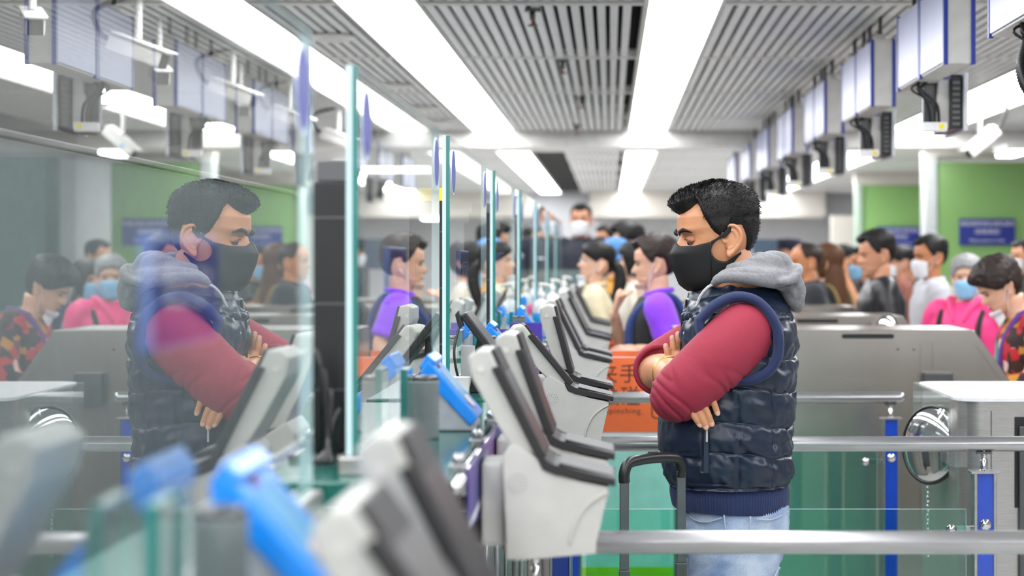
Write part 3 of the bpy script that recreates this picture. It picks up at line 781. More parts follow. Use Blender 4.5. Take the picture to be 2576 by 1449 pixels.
def barrier(i, y, x1):
    t = thing('lane_barrier', ['nearest steel lane rail across the lower frame, with green glass below', 'middle steel lane rail behind the masked man, with green glass below', 'farthest steel lane rail before the orange sign, with green glass below'][i], 'barrier', (0.4, y, 0), 'lane barriers')
    P = [(-0.17, y, RZ), (x1, y, RZ)]
    mk('rail', tube(P, 0.0202, 24, rnd=True), M_rail, t, True)
    post(t, -0.13, y); post(t, 0.987, y)
    if x1 > 1.7: post(t, 1.72, y)
    V, F = box(-0.085, 0.94, y-0.005, y+0.005, 0.08, HC-0.662)
    mk('glass_panel', (V, F), [M_gpane, M_edgel], t, fm=[1, 1, 0, 1, 0, 1])
    for xb in (-0.06, 0.90):
        for zb in (HC-0.715, 0.2):
            mk('glass_bolt', cyl((xb, y-0.012, zb), (xb, y-0.0055, zb), 0.014, 20), M_chrome, t, True)
            mk('glass_clip', bbox(min(xb, xb+(0.965-xb if xb > 0 else -0.13+0.03-xb)), max(xb, xb+(0.965-xb if xb > 0 else -0.13+0.03-xb)), y+0.0055, y+0.012, zb-0.008, zb+0.008, 0.002), M_rail, t)
for i, (y, x1) in enumerate(zip(lanes_y, (1.9, 1.9, 1.02))): barrier(i, y, x1)

# ================================================================== e-gate cabinets
def cabinet(i, y0, y1, x0=0.24):
    t = thing('gate_cabinet', ORD[i]+' long stainless steel gate cabinet with sloped end on the right', 'gate cabinet', (0.8, (y0+y1)/2, 0), 'steel gate cabinets')
    zt = HC-0.264
    poly = [(x0, 0.0), (x0, zt), (1.342, zt), (1.478, HC-0.455), (1.478, 0.0)]
    mk('body', bevel(prism(poly, y0, y1), 0.006), M_steelw, t)
    yf = y0-0.003
    # thin raised face plates leave joints between them
    def plate(name, pl, m=M_steelw): mk(name, prism([(a, HC+b) for a, b in pl], yf, y0-0.0002), m, t)
    plate('top_band', [(x0+0.005, -0.311), (x0+0.005, -0.268), (1.338, -0.268), (1.37, -0.311)])
    plate('front_panel', [(x0+0.005, -1.42), (x0+0.005, -0.314), (1.140, -0.314), (1.140, -1.42)])
    plate('front_panel', [(1.143, -1.42), (1.143, -0.314), (1.186, -0.314), (1.186, -1.42)])
    plate('front_panel', [(1.189, -1.42), (1.189, -0.314), (1.34, -0.314), (1.44, -0.454), (1.44, -1.42)])
    plate('sloped_edge', [(1.372, -0.314), (1.343, -0.314), (1.442, -0.452), (1.474, -0.456)])
    # pill shaped slot
    xa, xb, zz, r = 0.862, 1.038, HC-0.287, 0.0085
    c = [(xa+r*math.cos(a), zz+r*math.sin(a)) for a in np.linspace(PI/2, 3*PI/2, 9)]+[(xb+r*math.cos(a), zz+r*math.sin(a)) for a in np.linspace(-PI/2, PI/2, 9)]
    mk('sensor_slot', prism(c, yf-0.002, yf-0.0002), M_blk, t)
    for xs in (1.06, 1.12): mk('screw', cyl((xs, yf-0.002, HC-0.335), (xs, yf-0.0002, HC-0.335), 0.004, 12), M_dsteel, t, True)
    # low dark hinge box at the right
    if i == 0: mk('hinge_box', bbox(1.15, 1.255, y0-0.06, y0-0.004, HC-0.54, HC-0.42, 0.004), M_dsteel, t)
for i, y in enumerate((7.33, 9.12, 10.9, 12.7)): cabinet(i, y, y+0.52)

# ---- front pillar of the next lane with clear hood and slot
t = thing('gate_pillar', 'steel gate pillar with rounded corner and clear hood at the right edge', 'gate pillar', (1.3, 6.0, 0))
zt = HC-0.398
def rr(x0, x1, y0, y1, r, n=8):
    P = []
    for cx, cy, a0 in ((x1-r, y0+r, -PI/2), (x1-r, y1-r, 0), (x0+r, y1-r, PI/2), (x0+r, y0+r, PI)):
        for k in range(n+1):
            a = a0+PI/2*k/n; P.append((cx+r*math.cos(a), cy+r*math.sin(a)))
    return P
o = mk('body', prism(rr(0.985, 1.75, 5.58, 6.33, 0.07), 0, zt-0.004, 'z'), M_steel, t); autosmooth(o)
o = mk('top_plate', prism(rr(0.975, 1.76, 5.57, 6.34, 0.075), zt-0.0038, zt+0.006, 'z'), mat('pillar_top_white', (222, 224, 228), 0.25), t); autosmooth(o)
mk('slot_recess', box(1.135, 1.4, 5.576, 5.581, HC-0.70, HC-0.445), M_blk, t)
mk('door_wing', bbox(1.145, 1.4, 5.56, 5.575, 0.3, HC-0.47, 0.003), M_dsteel, t)
mk('joint', box(1.068, 1.071, 5.5785, 5.5805, 0.1, zt-0.03), M_dsteel, t)
o = mk('hood', prism(rr(0.962, 1.05, 5.60, 6.33, 0.02), zt-0.19, zt+0.004, 'z'), M_acryl, t)
tag(mk('printed_sheet', box(1.25, 1.62, 5.7, 6.1, zt+0.0062, zt+0.0072), mat('iridescent_sticker', (206, 200, 216), 0.15)), 'shiny printed sheet lying on top of the gate pillar', 'sheet')

# ---- convex mirror on the pillar
def convex_mirror(c, r, nrm, label, chain=True, stalk=None):
    t = thing('convex_mirror', label, 'mirror', c)
    n = np.array(nrm, float); n /= np.linalg.norm(n); u = np.cross(n, (0, 0, 1.0)); u /= np.linalg.norm(u); v = np.cross(u, n); c = np.array(c)
    secs = []
    for k in range(12):
        a = k/11*1.15; rad = r*math.sin(a)/math.sin(1.15); h = 0.30*r*(math.cos(a)-math.cos(1.15))/(1-math.cos(1.15))
        rad = max(rad, 0.0004)
        secs.append([tuple(c+n*h+u*rad*math.cos(2*PI*q/40)+v*rad*math.sin(2*PI*q/40)) for q in range(40)])
    mk('mirror_dome', loft(secs), M_chrome, t, True)
    P = [c+u*r*math.cos(2*PI*q/48)+v*r*math.sin(2*PI*q/48) for q in range(48)]
    mk('rim', tube(P, 0.006, 10, closed=True), M_blk, t, True)
    secs = [[tuple(c-n*h+u*rad*math.cos(2*PI*q/40)+v*rad*math.sin(2*PI*q/40)) for q in range(40)] for rad, h in ((r*0.99, 0.002), (r*0.8, 0.012), (r*0.3, 0.018))]
    mk('back_shell', loft(secs), M_dsteel, t, True)
    if stalk is not None: mk('stalk', tube([c-n*0.016, stalk], 0.007, 10), M_dsteel, t, True)
    if chain:
        b = c-v*r
        for q in range(16):
            z = b[2]-0.006-q*0.0135
            P = [(b[0]+(0.0045*math.cos(a) if q % 2 else 0), b[1]+(0 if q % 2 else 0.0045*math.cos(a)), z+0.009*math.sin(a)) for a in np.linspace(0, 2*PI, 10, endpoint=False)]
            mk('chain_link', tube(P, 0.0016, 6, closed=True), M_chrome, t, True)
convex_mirror((0.945, 5.86, HC-0.55), 0.112, (-0.80, -0.58, 0.10), 'round convex mirror with black rim and hanging chain on the gate pillar', True, (0.986, 5.89, HC-0.55))
convex_mirror((1.19, 8.55, HC-0.315), 0.07, (-0.85, -0.5, 0.1), 'small convex mirror showing above the nearest steel cabinet', False, (1.2, 9.118, HC-0.30))

# ---- orange warning boards on wing gates left of the cabinets
def warning(i, y, label):
    t = thing('warning_board', label, 'sign board', (0.06, y, 0), 'orange warning boards')
    x0, x1 = -0.16, 0.232
    zt = HC-0.362; zo = HC-0.636
    mk('board', box(x0, x1, y, y+0.02, 0.05, zt), M_signwhite, t)
    op = mk('orange_panel', box(x0, x1, y-0.004, y-0.0005, zo, zt), M_orange, t)
    mk('lime_stripe', box(x0, x1, y-0.004, y-0.0005, 0.0+HC-1.165, HC-1.13), M_lime, t)
    mk('foot', bbox(x0, x1, y-0.03, y+0.05, 0.0, 0.05, 0.004), M_dsteel, t)
    S = FPX/7.28
    def line(txt, size, xr, zc, sp=1.0, right=True):
        V, F = text_vf(txt, size, 'RIGHT' if right else 'CENTER', spacing=sp)
        mk('lettering', ([(xr+v[0], y-0.0048, zc+v[1]) for v in V], F), M_ink, op)
    line('防夹手', 0.076, (1609-VPX)/S, HC-(943-650)/S, 1.08)
    line('勿触碰', 0.076, (1612-VPX)/S, HC-(1000-650)/S, 1.08)
    line('handspinching.', 0.030, (1617-VPX)/S, HC-(1034-650)/S, 1.14)
    # pictogram frame
    cx, cz, ww, hh, r = (1672-VPX)/S, HC-(1000-650)/S, 0.046, 0.075, 0.014
    c = [(a, b) for a, b in rr(cx-ww, cx+ww, cz-hh, cz+hh, r)]
    mk('pictogram_frame', tube([(a, y-0.0045, b) for a, b in c], 0.0028, 6, closed=True), M_ink, op)
    mk('pictogram', prism([(cx-0.02, cz-0.03), (cx+0.02, cz-0.03), (cx+0.02, cz+0.02), (cx, cz+0.04), (cx-0.02, cz+0.02)], y-0.006, y-0.0045), M_ink, op)
for i, (y, lb) in enumerate([(7.28, 'orange and white warning board with dark Chinese writing behind the farthest rail'), (7.82, 'orange warning board just behind the front one, only its top edge showing'), (9.07, 'orange warning board farther back below the purple shirt')]):
    warning(i, y, lb)

# ---- trolley suitcase beside the man
sx, sy = (1643-VPX)*4.52/FPX, 4.52
t = thing('suitcase', 'dark trolley suitcase with raised black handle beside the masked man', 'suitcase', (sx, sy, 0))
hw = 0.066; zh = HC-(1152-650)*4.52/FPX
for s in (-1, 1):
    xx = sx+s*hw; yy = sy+s*0.055
    mk('handle_tube', bbox(xx-0.0105, xx+0.0105, yy-0.008, yy+0.008, 0.80, zh-0.035, 0.002), mat('gunmetal_tube', (104, 104, 108), 0.28, 0.8), t)
    mk('outer_tube', bbox(xx-0.0125, xx+0.0125, yy-0.010, yy+0.010, 0.60, 0.80, 0.002), M_dsteel, t)
P = catmull([(sx-hw, sy-0.055, zh-0.05), (sx-hw, sy-0.055, zh-0.028), (sx-hw*0.86, sy-0.047, zh-0.008), (sx-hw*0.5, sy-0.027, zh-0.002), (sx, sy, zh), (sx+hw*0.5, sy+0.027, zh-0.002), (sx+hw*0.86, sy+0.047, zh-0.008), (sx+hw, sy+0.055, zh-0.028), (sx+hw, sy+0.055, zh-0.05)], 5)
mk('grip', tube(P, 0.0125, 14), M_blk, t, True)
mk('release_button', bbox(sx-0.012, sx+0.012, sy-0.006, sy+0.006, zh+0.008, zh+0.0155, 0.002), M_blk, t)
o = mk('shell', bbox(sx-0.17, sx+0.17, sy-0.12, sy+0.12, 0.06, 0.60, 0.035, 4), mat('charcoal_shell', (52, 54, 60), 0.4), t); autosmooth(o, 50)
for q in range(6):
    xx = sx-0.13+q*0.052
    mk('shell_rib', bbox(xx-0.008, xx+0.008, sy-0.126, sy-0.118, 0.11, 0.55, 0.003), mat('charcoal_shell', (52, 54, 60), 0.4), t)
for s in (-1, 1):
    for r_ in (-1, 1):
        mk('wheel', cyl((sx+s*0.13, sy+r_*0.09-0.012, 0.028), (sx+s*0.13, sy+r_*0.09+0.012, 0.028), 0.028, 20), M_blk, t, True)
        mk('wheel_fork', bbox(sx+s*0.13-0.01, sx+s*0.13+0.01, sy+r_*0.09-0.016, sy+r_*0.09+0.016, 0.045, 0.075, 0.003), M_dsteel, t)
# ================================================================== people: shared shapes
def tab(zs, vs_, k=9, n=400):
    zs = np.array(zs, float); z = np.linspace(zs[0], zs[-1], n); v = np.interp(z, zs, vs_)
    ker = np.hanning(k+2)[1:-1]; ker /= ker.sum()
    vp = np.concatenate([2*v[0]-v[k:0:-1], v, 2*v[-1]-v[-2:-k-2:-1]]); v = np.convolve(vp, ker, 'same')[k:-k]
    return lambda q: np.interp(q, z, v)
HZ = [0, .012, .035, .055, .072, .09, .11, .125, .14, .17, .20, .222, .232]
HXF = tab(HZ, [.078, .090, .086, .091, .090, .091, .089, .088, .096, .094, .076, .042, .004], 21)
HXB = tab(HZ, [.035, .012, -.02, -.048, -.066, -.079, -.090, -.095, -.098, -.099, -.086, -.052, -.014], 21)
HW = tab(HZ, [.022, .036, .050, .057, .062, .066, .070, .0725, .0755, .0765, .067, .041, .009], 21)
MXF = tab([-.012, 0, .012, .035, .06, .085, .10, .115, .135], [.070, .088, .101, .108, .116, .119, .109, .098, .094], 15)
MW = tab([-.012, 0, .012, .035, .055, .072, .09, .11, .14], [.040, .046, .052, .0585, .0625, .0665, .070, .074, .080], 15)
NOSE_A = tab([.0, .066, .074, .082, .090, .105, .118, .128, .14, .232], [0, 0, .012, .026, .024, .015, .007, .001, 0, 0], 7)
HC0 = np.array((-.004, 0, .125))
def headpt(TH, Z, off=0.0, face=True, mask=False):
    TH = np.asarray(TH, float); Z = np.asarray(Z, float)
    xf = MXF(Z) if mask else HXF(Z); xb = HXB(np.clip(Z, 0, .232)); wv = MW(Z) if mask else HW(Z)
    xm = np.where(Z < .05, np.minimum(.02, xf*0.5+xb*0.5), -.004)
    if mask: xm = np.full_like(Z, -.004)
    c, s = np.cos(TH), np.sin(TH)
    e = np.where(c > 0, 2.15, 2.0)
    x = xm+np.where(c > 0, xf-xm, xm-xb)*np.sign(c)*np.abs(c)**(2/e)
    y = wv*np.sign(s)*np.abs(s)**(2/e)
    if face and not mask:
        fr = np.clip(c, 0, 1)**0.5
        x = x+fr*NOSE_A(Z)*np.exp(-(y/np.interp(Z, [.07, .085, .12], [.014, .012, .008]))**2)
        for sg in (-1, 1):
            x = x-fr*.009*np.exp(-((y-sg*.031)/.016)**2-((Z-.114)/.012)**2)
            x = x+fr*.004*np.exp(-((y-sg*.032)/.02)**2-((Z-.136)/.007)**2)
            x = x+fr*.003*np.exp(-((y-sg*.04)/.018)**2-((Z-.085)/.014)**2)
        x = x+fr*np.exp(-(y/.022)**2)*(.004*np.exp(-((Z-.056)/.005)**2)+.004*np.exp(-((Z-.044)/.005)**2)-.003*np.exp(-((Z-.050)/.002)**2))
    P = np.stack([x, y, Z+0*x], -1)
    if np.any(np.asarray(off) != 0):
        d = P-HC0; d /= np.linalg.norm(d, axis=-1, keepdims=True)+1e-9
        P = P+d*np.asarray(off)[..., None] if np.ndim(off) else P+d*off
    return P
def head_vf(n=72, m=90):
    zz = np.concatenate([np.linspace(0, .215, m), .215+.017*np.sin(np.linspace(0, PI/2, 10))[1:]])
    th = np.linspace(-PI, PI, n, endpoint=False)
    return loft([[tuple(p) for p in headpt(th, np.full(n, z))] for z in zz])
_C = {}
def head_cached():
    if 'h' not in _C: _C['h'] = head_vf(48, 60)
    return _C['h']
def ear_cached(sg):
    if sg not in _C: _C[sg] = ear_vf(sg, .004)
    return _C[sg]
def ear_vf(sg, vox=0.0025):
    def q(x, z, out): return (x-.004, sg*(HW(.11)-.002+out), z)
    P = catmull([q(.010, .108, .002), q(.008, .128, .006), q(-.006, .140, .011), q(-.024, .136, .017), q(-.033, .117, .020), q(-.029, .097, .017), q(-.017, .081, .011), q(-.003, .070, .006)], 5)
    h = tube(P, [.0042, .0042, .0045, .0048, .0048, .0045, .005, .007], 8, rnd=True)
    P = catmull([q(-.004, .130, .007), q(-.018, .126, .012), q(-.024, .110, .014), q(-.016, .092, .010), q(-.004, .084, .006)], 5)
    a = tube(P, .0042, 8, rnd=True)
    lobe = ell(q(-.004, .076, .005), (.008, .0045, .009)); tr = ell(q(.006, .103, .004), (.004, .004, .006))
    R = Matrix.Rotation(-sg*0.42, 3, 'Z')
    con = ell(q(-.012, .107, .006), (.019, .005, .030), rot=R)
    return voxel(merge(h, a, lobe, tr, con), vox, 2)
def xform(V, O, yaw=0.0, pitch=0.0, roll=0.0, s=1.0):
    R = Matrix.Rotation(yaw, 3, 'Z') @ Matrix.Rotation(pitch, 3, 'Y') @ Matrix.Rotation(roll, 3, 'X')
    return np.array(V, float)*s @ np.array(R).T+np.array(O)
def hair_vf(hl, t_top, t_side, quiff=0.0, clump=0.003, n=120, m=34, strands=0, seed=1, strand_len=.014, zlow=.15):
    """shell over the skull above a hairline hl=[(degrees from the front, height)]"""
    th = np.linspace(-PI, PI, n, endpoint=False); a = np.abs(np.degrees(th))
    zh = np.interp(a, [p[0] for p in hl], [p[1] for p in hl])
    rows = []; rnd = random.Random(seed)
    for j in range(m):
        v = j/(m-1); vv = 1-(1-v)**1.35
        z = zh+(.2318-zh)*vv
        ramp = np.full(n, min(1, v/.14)**.6)
        top = np.clip((z-zlow)/(.205-zlow), 0, 1); top = top*top*(3-2*top)
        t = (t_side+(t_top-t_side)*top)
        t = t+quiff*np.exp(-(a/42)**2)*np.clip((z-.165)/.02, 0, 1)*np.clip((.228-z)/.02, 0, 1)
        off = -.003+(t+.003)*ramp
        P = headpt(th, z, off, face=False)
        P[:, 0] += quiff*0.8*np.exp(-(a/40)**2)*ramp*np.clip((.222-z)/.03, 0, 1)
        for i in range(n):
            d = P[i]-HC0; d /= np.linalg.norm(d)
            nn = mnoise.noise(Vector((P[i][0]*60, P[i][1]*60+seed, P[i][2]*45)))+0.5*mnoise.noise(Vector((P[i][0]*170, P[i][1]*170, P[i][2]*120)))
            P[i] += d*clump*nn*ramp[i]
        rows.append([tuple(p) for p in P])
    V, F = loft(rows, cap=False); F = list(F); F.append(tuple((m-1)*n+k for k in range(n)))
    V = list(V); base = np.array(V)
    for q in range(strands):
        i = rnd.randrange(2*n, (m-1)*n); p = base[i]+np.array([rnd.uniform(-.003, .003) for _ in range(3)])
        d = p-HC0; d /= np.linalg.norm(d)
        fl = np.array((-0.5, 0, 0.3)) if p[2] > .17 else np.array((-0.35, 0, -0.8))
        fl = fl+np.array([rnd.uniform(-.5, .5) for _ in range(3)]); fl = fl-d*np.dot(fl, d); fl /= np.linalg.norm(fl)+1e-9
        L = strand_len*rnd.uniform(.5, 1.1)*(1.0 if p[2] > .165 else .45)
        lift = 0.45 if p[2] > .18 else 0.2
        sd = np.cross(d, fl)*.0009
        o = len(V); V += [tuple(p-d*.002-sd), tuple(p-d*.002+sd), tuple(p+fl*L*.6+d*L*lift*.7), tuple(p+fl*L+d*L*lift)]
        F += [(o, o+1, o+2), (o+1, o+3, o+2)]
    return V, F
MALE = [(0, .182), (25, .186), (42, .198), (58, .178), (70, .145), (82, .118), (90, .115), (96, .138), (118, .135), (130, .10), (150, .062), (180, .052)]
BALD = [(0, .226), (40, .222), (62, .19), (75, .15), (85, .125), (94, .138), (118, .132), (130, .095), (150, .06), (180, .05)]
BOB = [(0, .152), (28, .150), (40, .12), (55, .05), (75, .015), (110, .0), (180, .0)]
PERM = [(0, .168), (30, .160), (48, .14), (65, .115), (85, .105), (95, .115), (118, .09), (140, .05), (180, .035)]
TIED = [(0, .165), (30, .150), (55, .135), (75, .12), (88, .12), (96, .138), (118, .135), (135, .10), (180, .06)]
def finger(P, r0, r1, n=10): return tube(catmull(P, 5), [r0, r0*.92, r0*.95, r1], n, rnd=True)
def hand_vf(wr, d, nrm, sg=1, curl=0.5, s=1.0, vox=0.0035):
    """open relaxed hand from the wrist along d; nrm = back of the hand"""
    d = np.array(d, float); d /= np.linalg.norm(d); nrm = np.array(nrm, float); nrm = nrm-d*np.dot(nrm, d); nrm /= np.linalg.norm(nrm)
    sd = np.cross(nrm, d)*sg; wr = np.array(wr, float); L = []
    L.append(tube([wr-d*.01*s, wr+d*.03*s, wr+d*.085*s], [.026*s, .036*s, .040*s], 14, squash=(nrm, .42), rnd=True))
    for k, (o, ln, r) in enumerate(((-.028, .066, .0082), (-.0095, .075, .0086), (.0095, .070, .0083), (.028, .056, .0074))):
        b = wr+d*.082*s+sd*o*s
        pts = [b]; dirv = d.copy(); a = curl*(.5+.12*k)
        for seg in (.45, .32, .25):
            dirv = dirv*math.cos(a)-nrm*math.sin(a); dirv /= np.linalg.norm(dirv); pts.append(pts[-1]+dirv*ln*s*seg)
            a = curl*.8
        L.append(finger(pts, r*s, r*.8*s))
    b = wr+d*.022*s-sd*.026*s
    L.append(finger([b, b+d*.024*s-sd*.022*s-nrm*.008*s, b+d*.05*s-sd*.030*s-nrm*.016*s, b+d*.068*s-sd*.028*s-nrm*.022*s], .0105*s, .0085*s))
    return voxel(merge(*L), vox*s, 2)
M_lips = mat('lips', (178, 96, 92), 0.4)
M_eyew = mat('eye_white', (214, 208, 204), 0.2)
M_iris = mat('dark_iris', (30, 20, 16), 0.1)
def skin(name, rgb): return mat('skin_'+name, rgb, 0.46, var=0.05, scale=25, bump=0.06, bscale=900)
def hairmat(name, rgb, rough=0.5): return mat('hair_'+name, rgb, rough, var=0.35, scale=60, stretch=(1, 3, 1), bump=0.35, bscale=330, spec=0.35)
SK_L = skin('light', (224, 174, 146)); SK_M = skin('medium', (206, 150, 118)); SK_D = skin('tan', (196, 132, 92))
HB = hairmat('black', (22, 20, 21)); HBR = hairmat('brown', (58, 40, 30)); HG = hairmat('grey', (150, 150, 150)); HLB = hairmat('chestnut', (86, 54, 30))
HDB = hairmat('dark_brown', (44, 33, 29))
def fabric(name, rgb, rough=0.85, bump=0.15, bscale=700, sheen=0.15, **k): return mat('cloth_'+name, rgb, rough, bump=bump, bscale=bscale, sheen=sheen, **k)

ZT = [.84, .90, .97, 1.05, 1.15, 1.25, 1.33, 1.385, 1.42, 1.455]
def torso(rx, ry, z0=.84, z1=1.455, n=36, cx=None, e=2.2, zn=22):
    out = []
    for z in np.linspace(z0, z1, zn):
        out.append(ring(0 if cx is None else np.interp(z, ZT, cx), 0, z, np.interp(z, ZT, rx), np.interp(z, ZT, ry), n, e))
    return loft(out)
RX = np.array([.118, .118, .112, .104, .108, .117, .112, .092, .070, .052]); RY = np.array([.168, .170, .160, .148, .155, .172, .180, .160, .100, .058])
PEOPLE = []
def person(label, x, y, H, face, skinm, hairm, hair='male', top=None, sleeve='long', trousers=(40, 42, 50), mask=None, mask_on=True, fat=1.0, pitch=0.0, hyaw=0.0,
           arms=None, lean=0.0, z0=0.0, hands=False, extra=None, hair_kw=None, scale_head=1.0):
    """a standing figure; face = heading in degrees (180 looks to the left of the picture, 270 to the camera)"""
    t = thing('person', label, 'person', (x, y, z0), None, math.radians(face))
    s = H/1.70
    # --- arms: shoulder, elbow, wrist, hand direction, back of hand
    A = {'L': [(0, .185, 1.375), (-.03, .235, 1.11), (.06, .225, .88), (.15, -.05, -1), (0, 1, 0)], 'R': [(0, -.185, 1.375), (-.03, -.235, 1.11), (.06, -.225, .88), (.15, .05, -1), (0, -1, 0)]}
    if arms: A.update(arms)
    hp = np.array((.005+lean*.06, 0, 1.47))      # head origin (chin height)
    hs = 1.0*scale_head
    core = [torso(RX*.86*fat, RY*.86*fat), tube([(0+lean*.02, 0, 1.40), (.0+lean*.05, 0, 1.46), (.005+lean*.06, 0, 1.53)], [.060, .053, .056], 20)]
    for k in 'LR':
        a = A[k]; core.append(tube(catmull([(0, a[0][1]*.5, 1.39), a[0], a[1], a[2]], 6), [.05, .05, .043, .036, .033, .026], 14, rnd=True))
    for sg in (-1, 1):
        core.append(tube(catmull([(0, sg*.085, .90), (.005, sg*.09, .70), (.01, sg*.09, .47), (-.01, sg*.09, .27), (-.01, sg*.09, .08)], 5), [.085, .078, .055, .05, .035], 14, rnd=True))
        core.append(ell((.05, sg*.092, .045), (.115, .042, .04)))
    hv = xform(head_cached()[0], hp, math.radians(hyaw), math.radians(pitch), 0, hs), head_cached()[1]
    B = [voxel(merge(*core), .014, 2), hv]
    for sg in (-1, 1):
        ev = ear_cached(sg); B.append((xform(ev[0], hp, math.radians(hyaw), math.radians(pitch), 0, hs), ev[1]))
    for k, sg in (('L', 1), ('R', -1)):
        a = A[k]
        if hands: B.append(hand_vf(a[2], a[3], a[4], sg, a[5] if len(a) > 5 else .5, 1.0, .004))
        else: B.append(tube([a[2], np.array(a[2])+np.array(a[3])/np.linalg.norm(a[3])*.09, np.array(a[2])+np.array(a[3])/np.linalg.norm(a[3])*.16], [.03, .038, .018], 12, squash=(a[4], .5), rnd=True))
    def sc(VF): return np.array(VF[0], float)*s, VF[1]
    def hd(VF): return np.array(xform(VF[0], hp, math.radians(hyaw), math.radians(pitch), 0, hs))*s, VF[1]
    mk('body', sc(merge(*B)), skinm, t, True, world=False)
    # --- face
    for sg in (-1, 1):
        mk('eye', hd(ell((.0815, sg*.031, .1135), (.005, .0125, .0042), 14, 8)), M_iris, t, True, world=False)
        P = catmull([(.0935, sg*.014, .130), (.091, sg*.032, .1345), (.080, sg*.05, .129)], 4)
        mk('eyebrow', hd(tube(P, [.0022, .003, .0015], 8)), hairm, t, True, world=False)
    if not (mask and mask_on):
        mk('lips', hd(tube(catmull([(.088, -.022, .050), (.0965, -.008, .051), (.0965, .008, .051), (.088, .022, .050)], 4), [.002, .0045, .0045, .002], 8)), M_lips, t, True, world=False)
    # --- mask
    if mask is not None:
        if mask_on: th = np.radians(np.linspace(-68, 68, 40)); z0_, z1_ = -.006, .104
        else: th = np.radians(np.linspace(-66, 66, 40)); z0_, z1_ = -.030, .046
        rows = []
        for v in np.linspace(0, 1, 16):
            zz = z0_+(z1_-z0_)*v+np.where(v > .5, 1, -1)*abs(v-.5)*(-.030)*(np.abs(th)/th[-1])**2
            if not mask_on: zz = zz-.018*np.cos(th)
            if mask_on: P = headpt(th, np.clip(zz, -.011, .13), .003, mask=True)
            else:
                P = headpt(th, np.clip(zz, 0, .2), .006); P[:, 2] = zz; P[:, 0] += .016*np.cos(th)
            rows.append([tuple(p) for p in P])
        V = [p for r in rows for p in r]; F = []
        for i in range(15):
            for k in range(39): F.append((i*40+k, i*40+k+1, (i+1)*40+k+1, (i+1)*40+k))
        o = mk('face_mask', hd((V, F)), mask, t, True, world=False)
        md = o.modifiers.new('thick', 'SOLIDIFY'); md.thickness = .003
        for sg in (-1, 1):
            zc = .06 if mask_on else .02
            for za, zb in ((.02, .085), (-.02, .130)) if mask_on else ((.012, .085), (-.006, .13)):
                P = [(.035, sg*(.064), zc+(.03 if zb > .1 else -.02)), (.012, sg*(.0735), (zc+zb)/2+.012), (-.012, sg*.079, zb)]
                mk('ear_loop', hd(tube(catmull(P, 4), .0016, 6)), M_paper, t, True, world=False)
    # --- hair
    kw = dict(t_top=.020, t_side=.009, quiff=.004)
    hl = {'male': MALE, 'bald': BALD, 'bob': BOB, 'perm': PERM, 'tied': TIED, 'pony': TIED, 'long': BOB, 'cap': MALE, 'bangs': BOB}[hair]
    if hair == 'bald': kw = dict(t_top=.004, t_side=.010, quiff=0)
    if hair in ('bob', 'bangs', 'long'): kw = dict(t_top=.024, t_side=.020, quiff=.004)
    if hair == 'perm': kw = dict(t_top=.036, t_side=.026, quiff=.004, clump=.007)
    if hair_kw: kw.update(hair_kw)
    hh = hair_vf(hl, n=84, m=24, strands=300, seed=int(x*10+y), **kw)
    L = [hh]
    if hair == 'pony': L.append(voxel(tube(catmull([(-.09, 0, .13), (-.135, 0, .10), (-.155, 0, .02), (-.145, 0, -.08), (-.14, 0, -.16)], 5), [.022, .036, .040, .034, .010], 14, rnd=True), .006, 1))
    if hair == 'tied': L.append(ell((-.115, 0, .10), (.03, .04, .045)))
    if hair == 'long': L.append(voxel(merge(tube(catmull([(-.03, 0, .14), (-.055, 0, .0), (-.075, 0, -.16), (-.085, 0, -.34)], 6), [.082, .088, .085, .055], 20, squash=((1, 0, 0), .8), rnd=True)), .008, 2))
    mk('hair', hd(merge(*L)), hairm, t, True, world=False)
    # --- clothes
    f = fat
    shirt = [torso(RX*f+.004, RY*f+.006)]
    for k in 'LR':
        a = A[k]; sh, el, wr = map(np.array, a[:3])
        if sleeve == 'long': P = catmull([(0, sh[1]*.5, 1.385), sh, el, wr], 6); R = [.062, .070, .062, .052, .048, .040]
        else: P = catmull([(0, sh[1]*.5, 1.385), sh, sh+(el-sh)*.45, sh+(el-sh)*.75], 6); R = [.062, .070, .066, .064]
        shirt.append(tube(P, np.array(R)*f, 16, rnd=False))
    sv = voxel(merge(*shirt), .012, 3)
    sv = displace(sv, lambda p: .006*noise3(p, 9, 1, 1, .6)+.003*noise3(p, 22))
    mk('top', sc(sv), top, t, True, world=False)
    mk('collar', sc(tube(catmull([(.062+lean*.03, 0, 1.415), (.045, .05, 1.44), (0, .068, 1.455), (-.05, .05, 1.46), (-.068, 0, 1.462), (-.05, -.05, 1.46), (0, -.068, 1.455), (.045, -.05, 1.44)], 4), .012, 8, closed=True)), top, t, True, world=False)
    leg = [torso(RX*f*1.0, RY*f*1.0, .80, .97)]
    for sg in (-1, 1): leg.append(tube(catmull([(0, sg*.085, .90), (.005, sg*.09, .70), (.01, sg*.09, .47), (-.01, sg*.09, .27), (-.01, sg*.09, .09)], 5), np.array([.10, .092, .072, .066, .060])*f, 16))
    mk('trousers', sc(voxel(merge(*leg), .016, 2)), fabric('trousers_%d_%d_%d' % trousers, trousers), t, True, world=False)
    for sg in (-1, 1): mk('shoe', sc(voxel(merge(ell((.055, sg*.092, .045), (.13, .05, .045)), ell((-.02, sg*.092, .06), (.06, .045, .055))), .01, 2)), M_blk, t, True, world=False)
    if extra: extra(t, sc, hd)
    return t
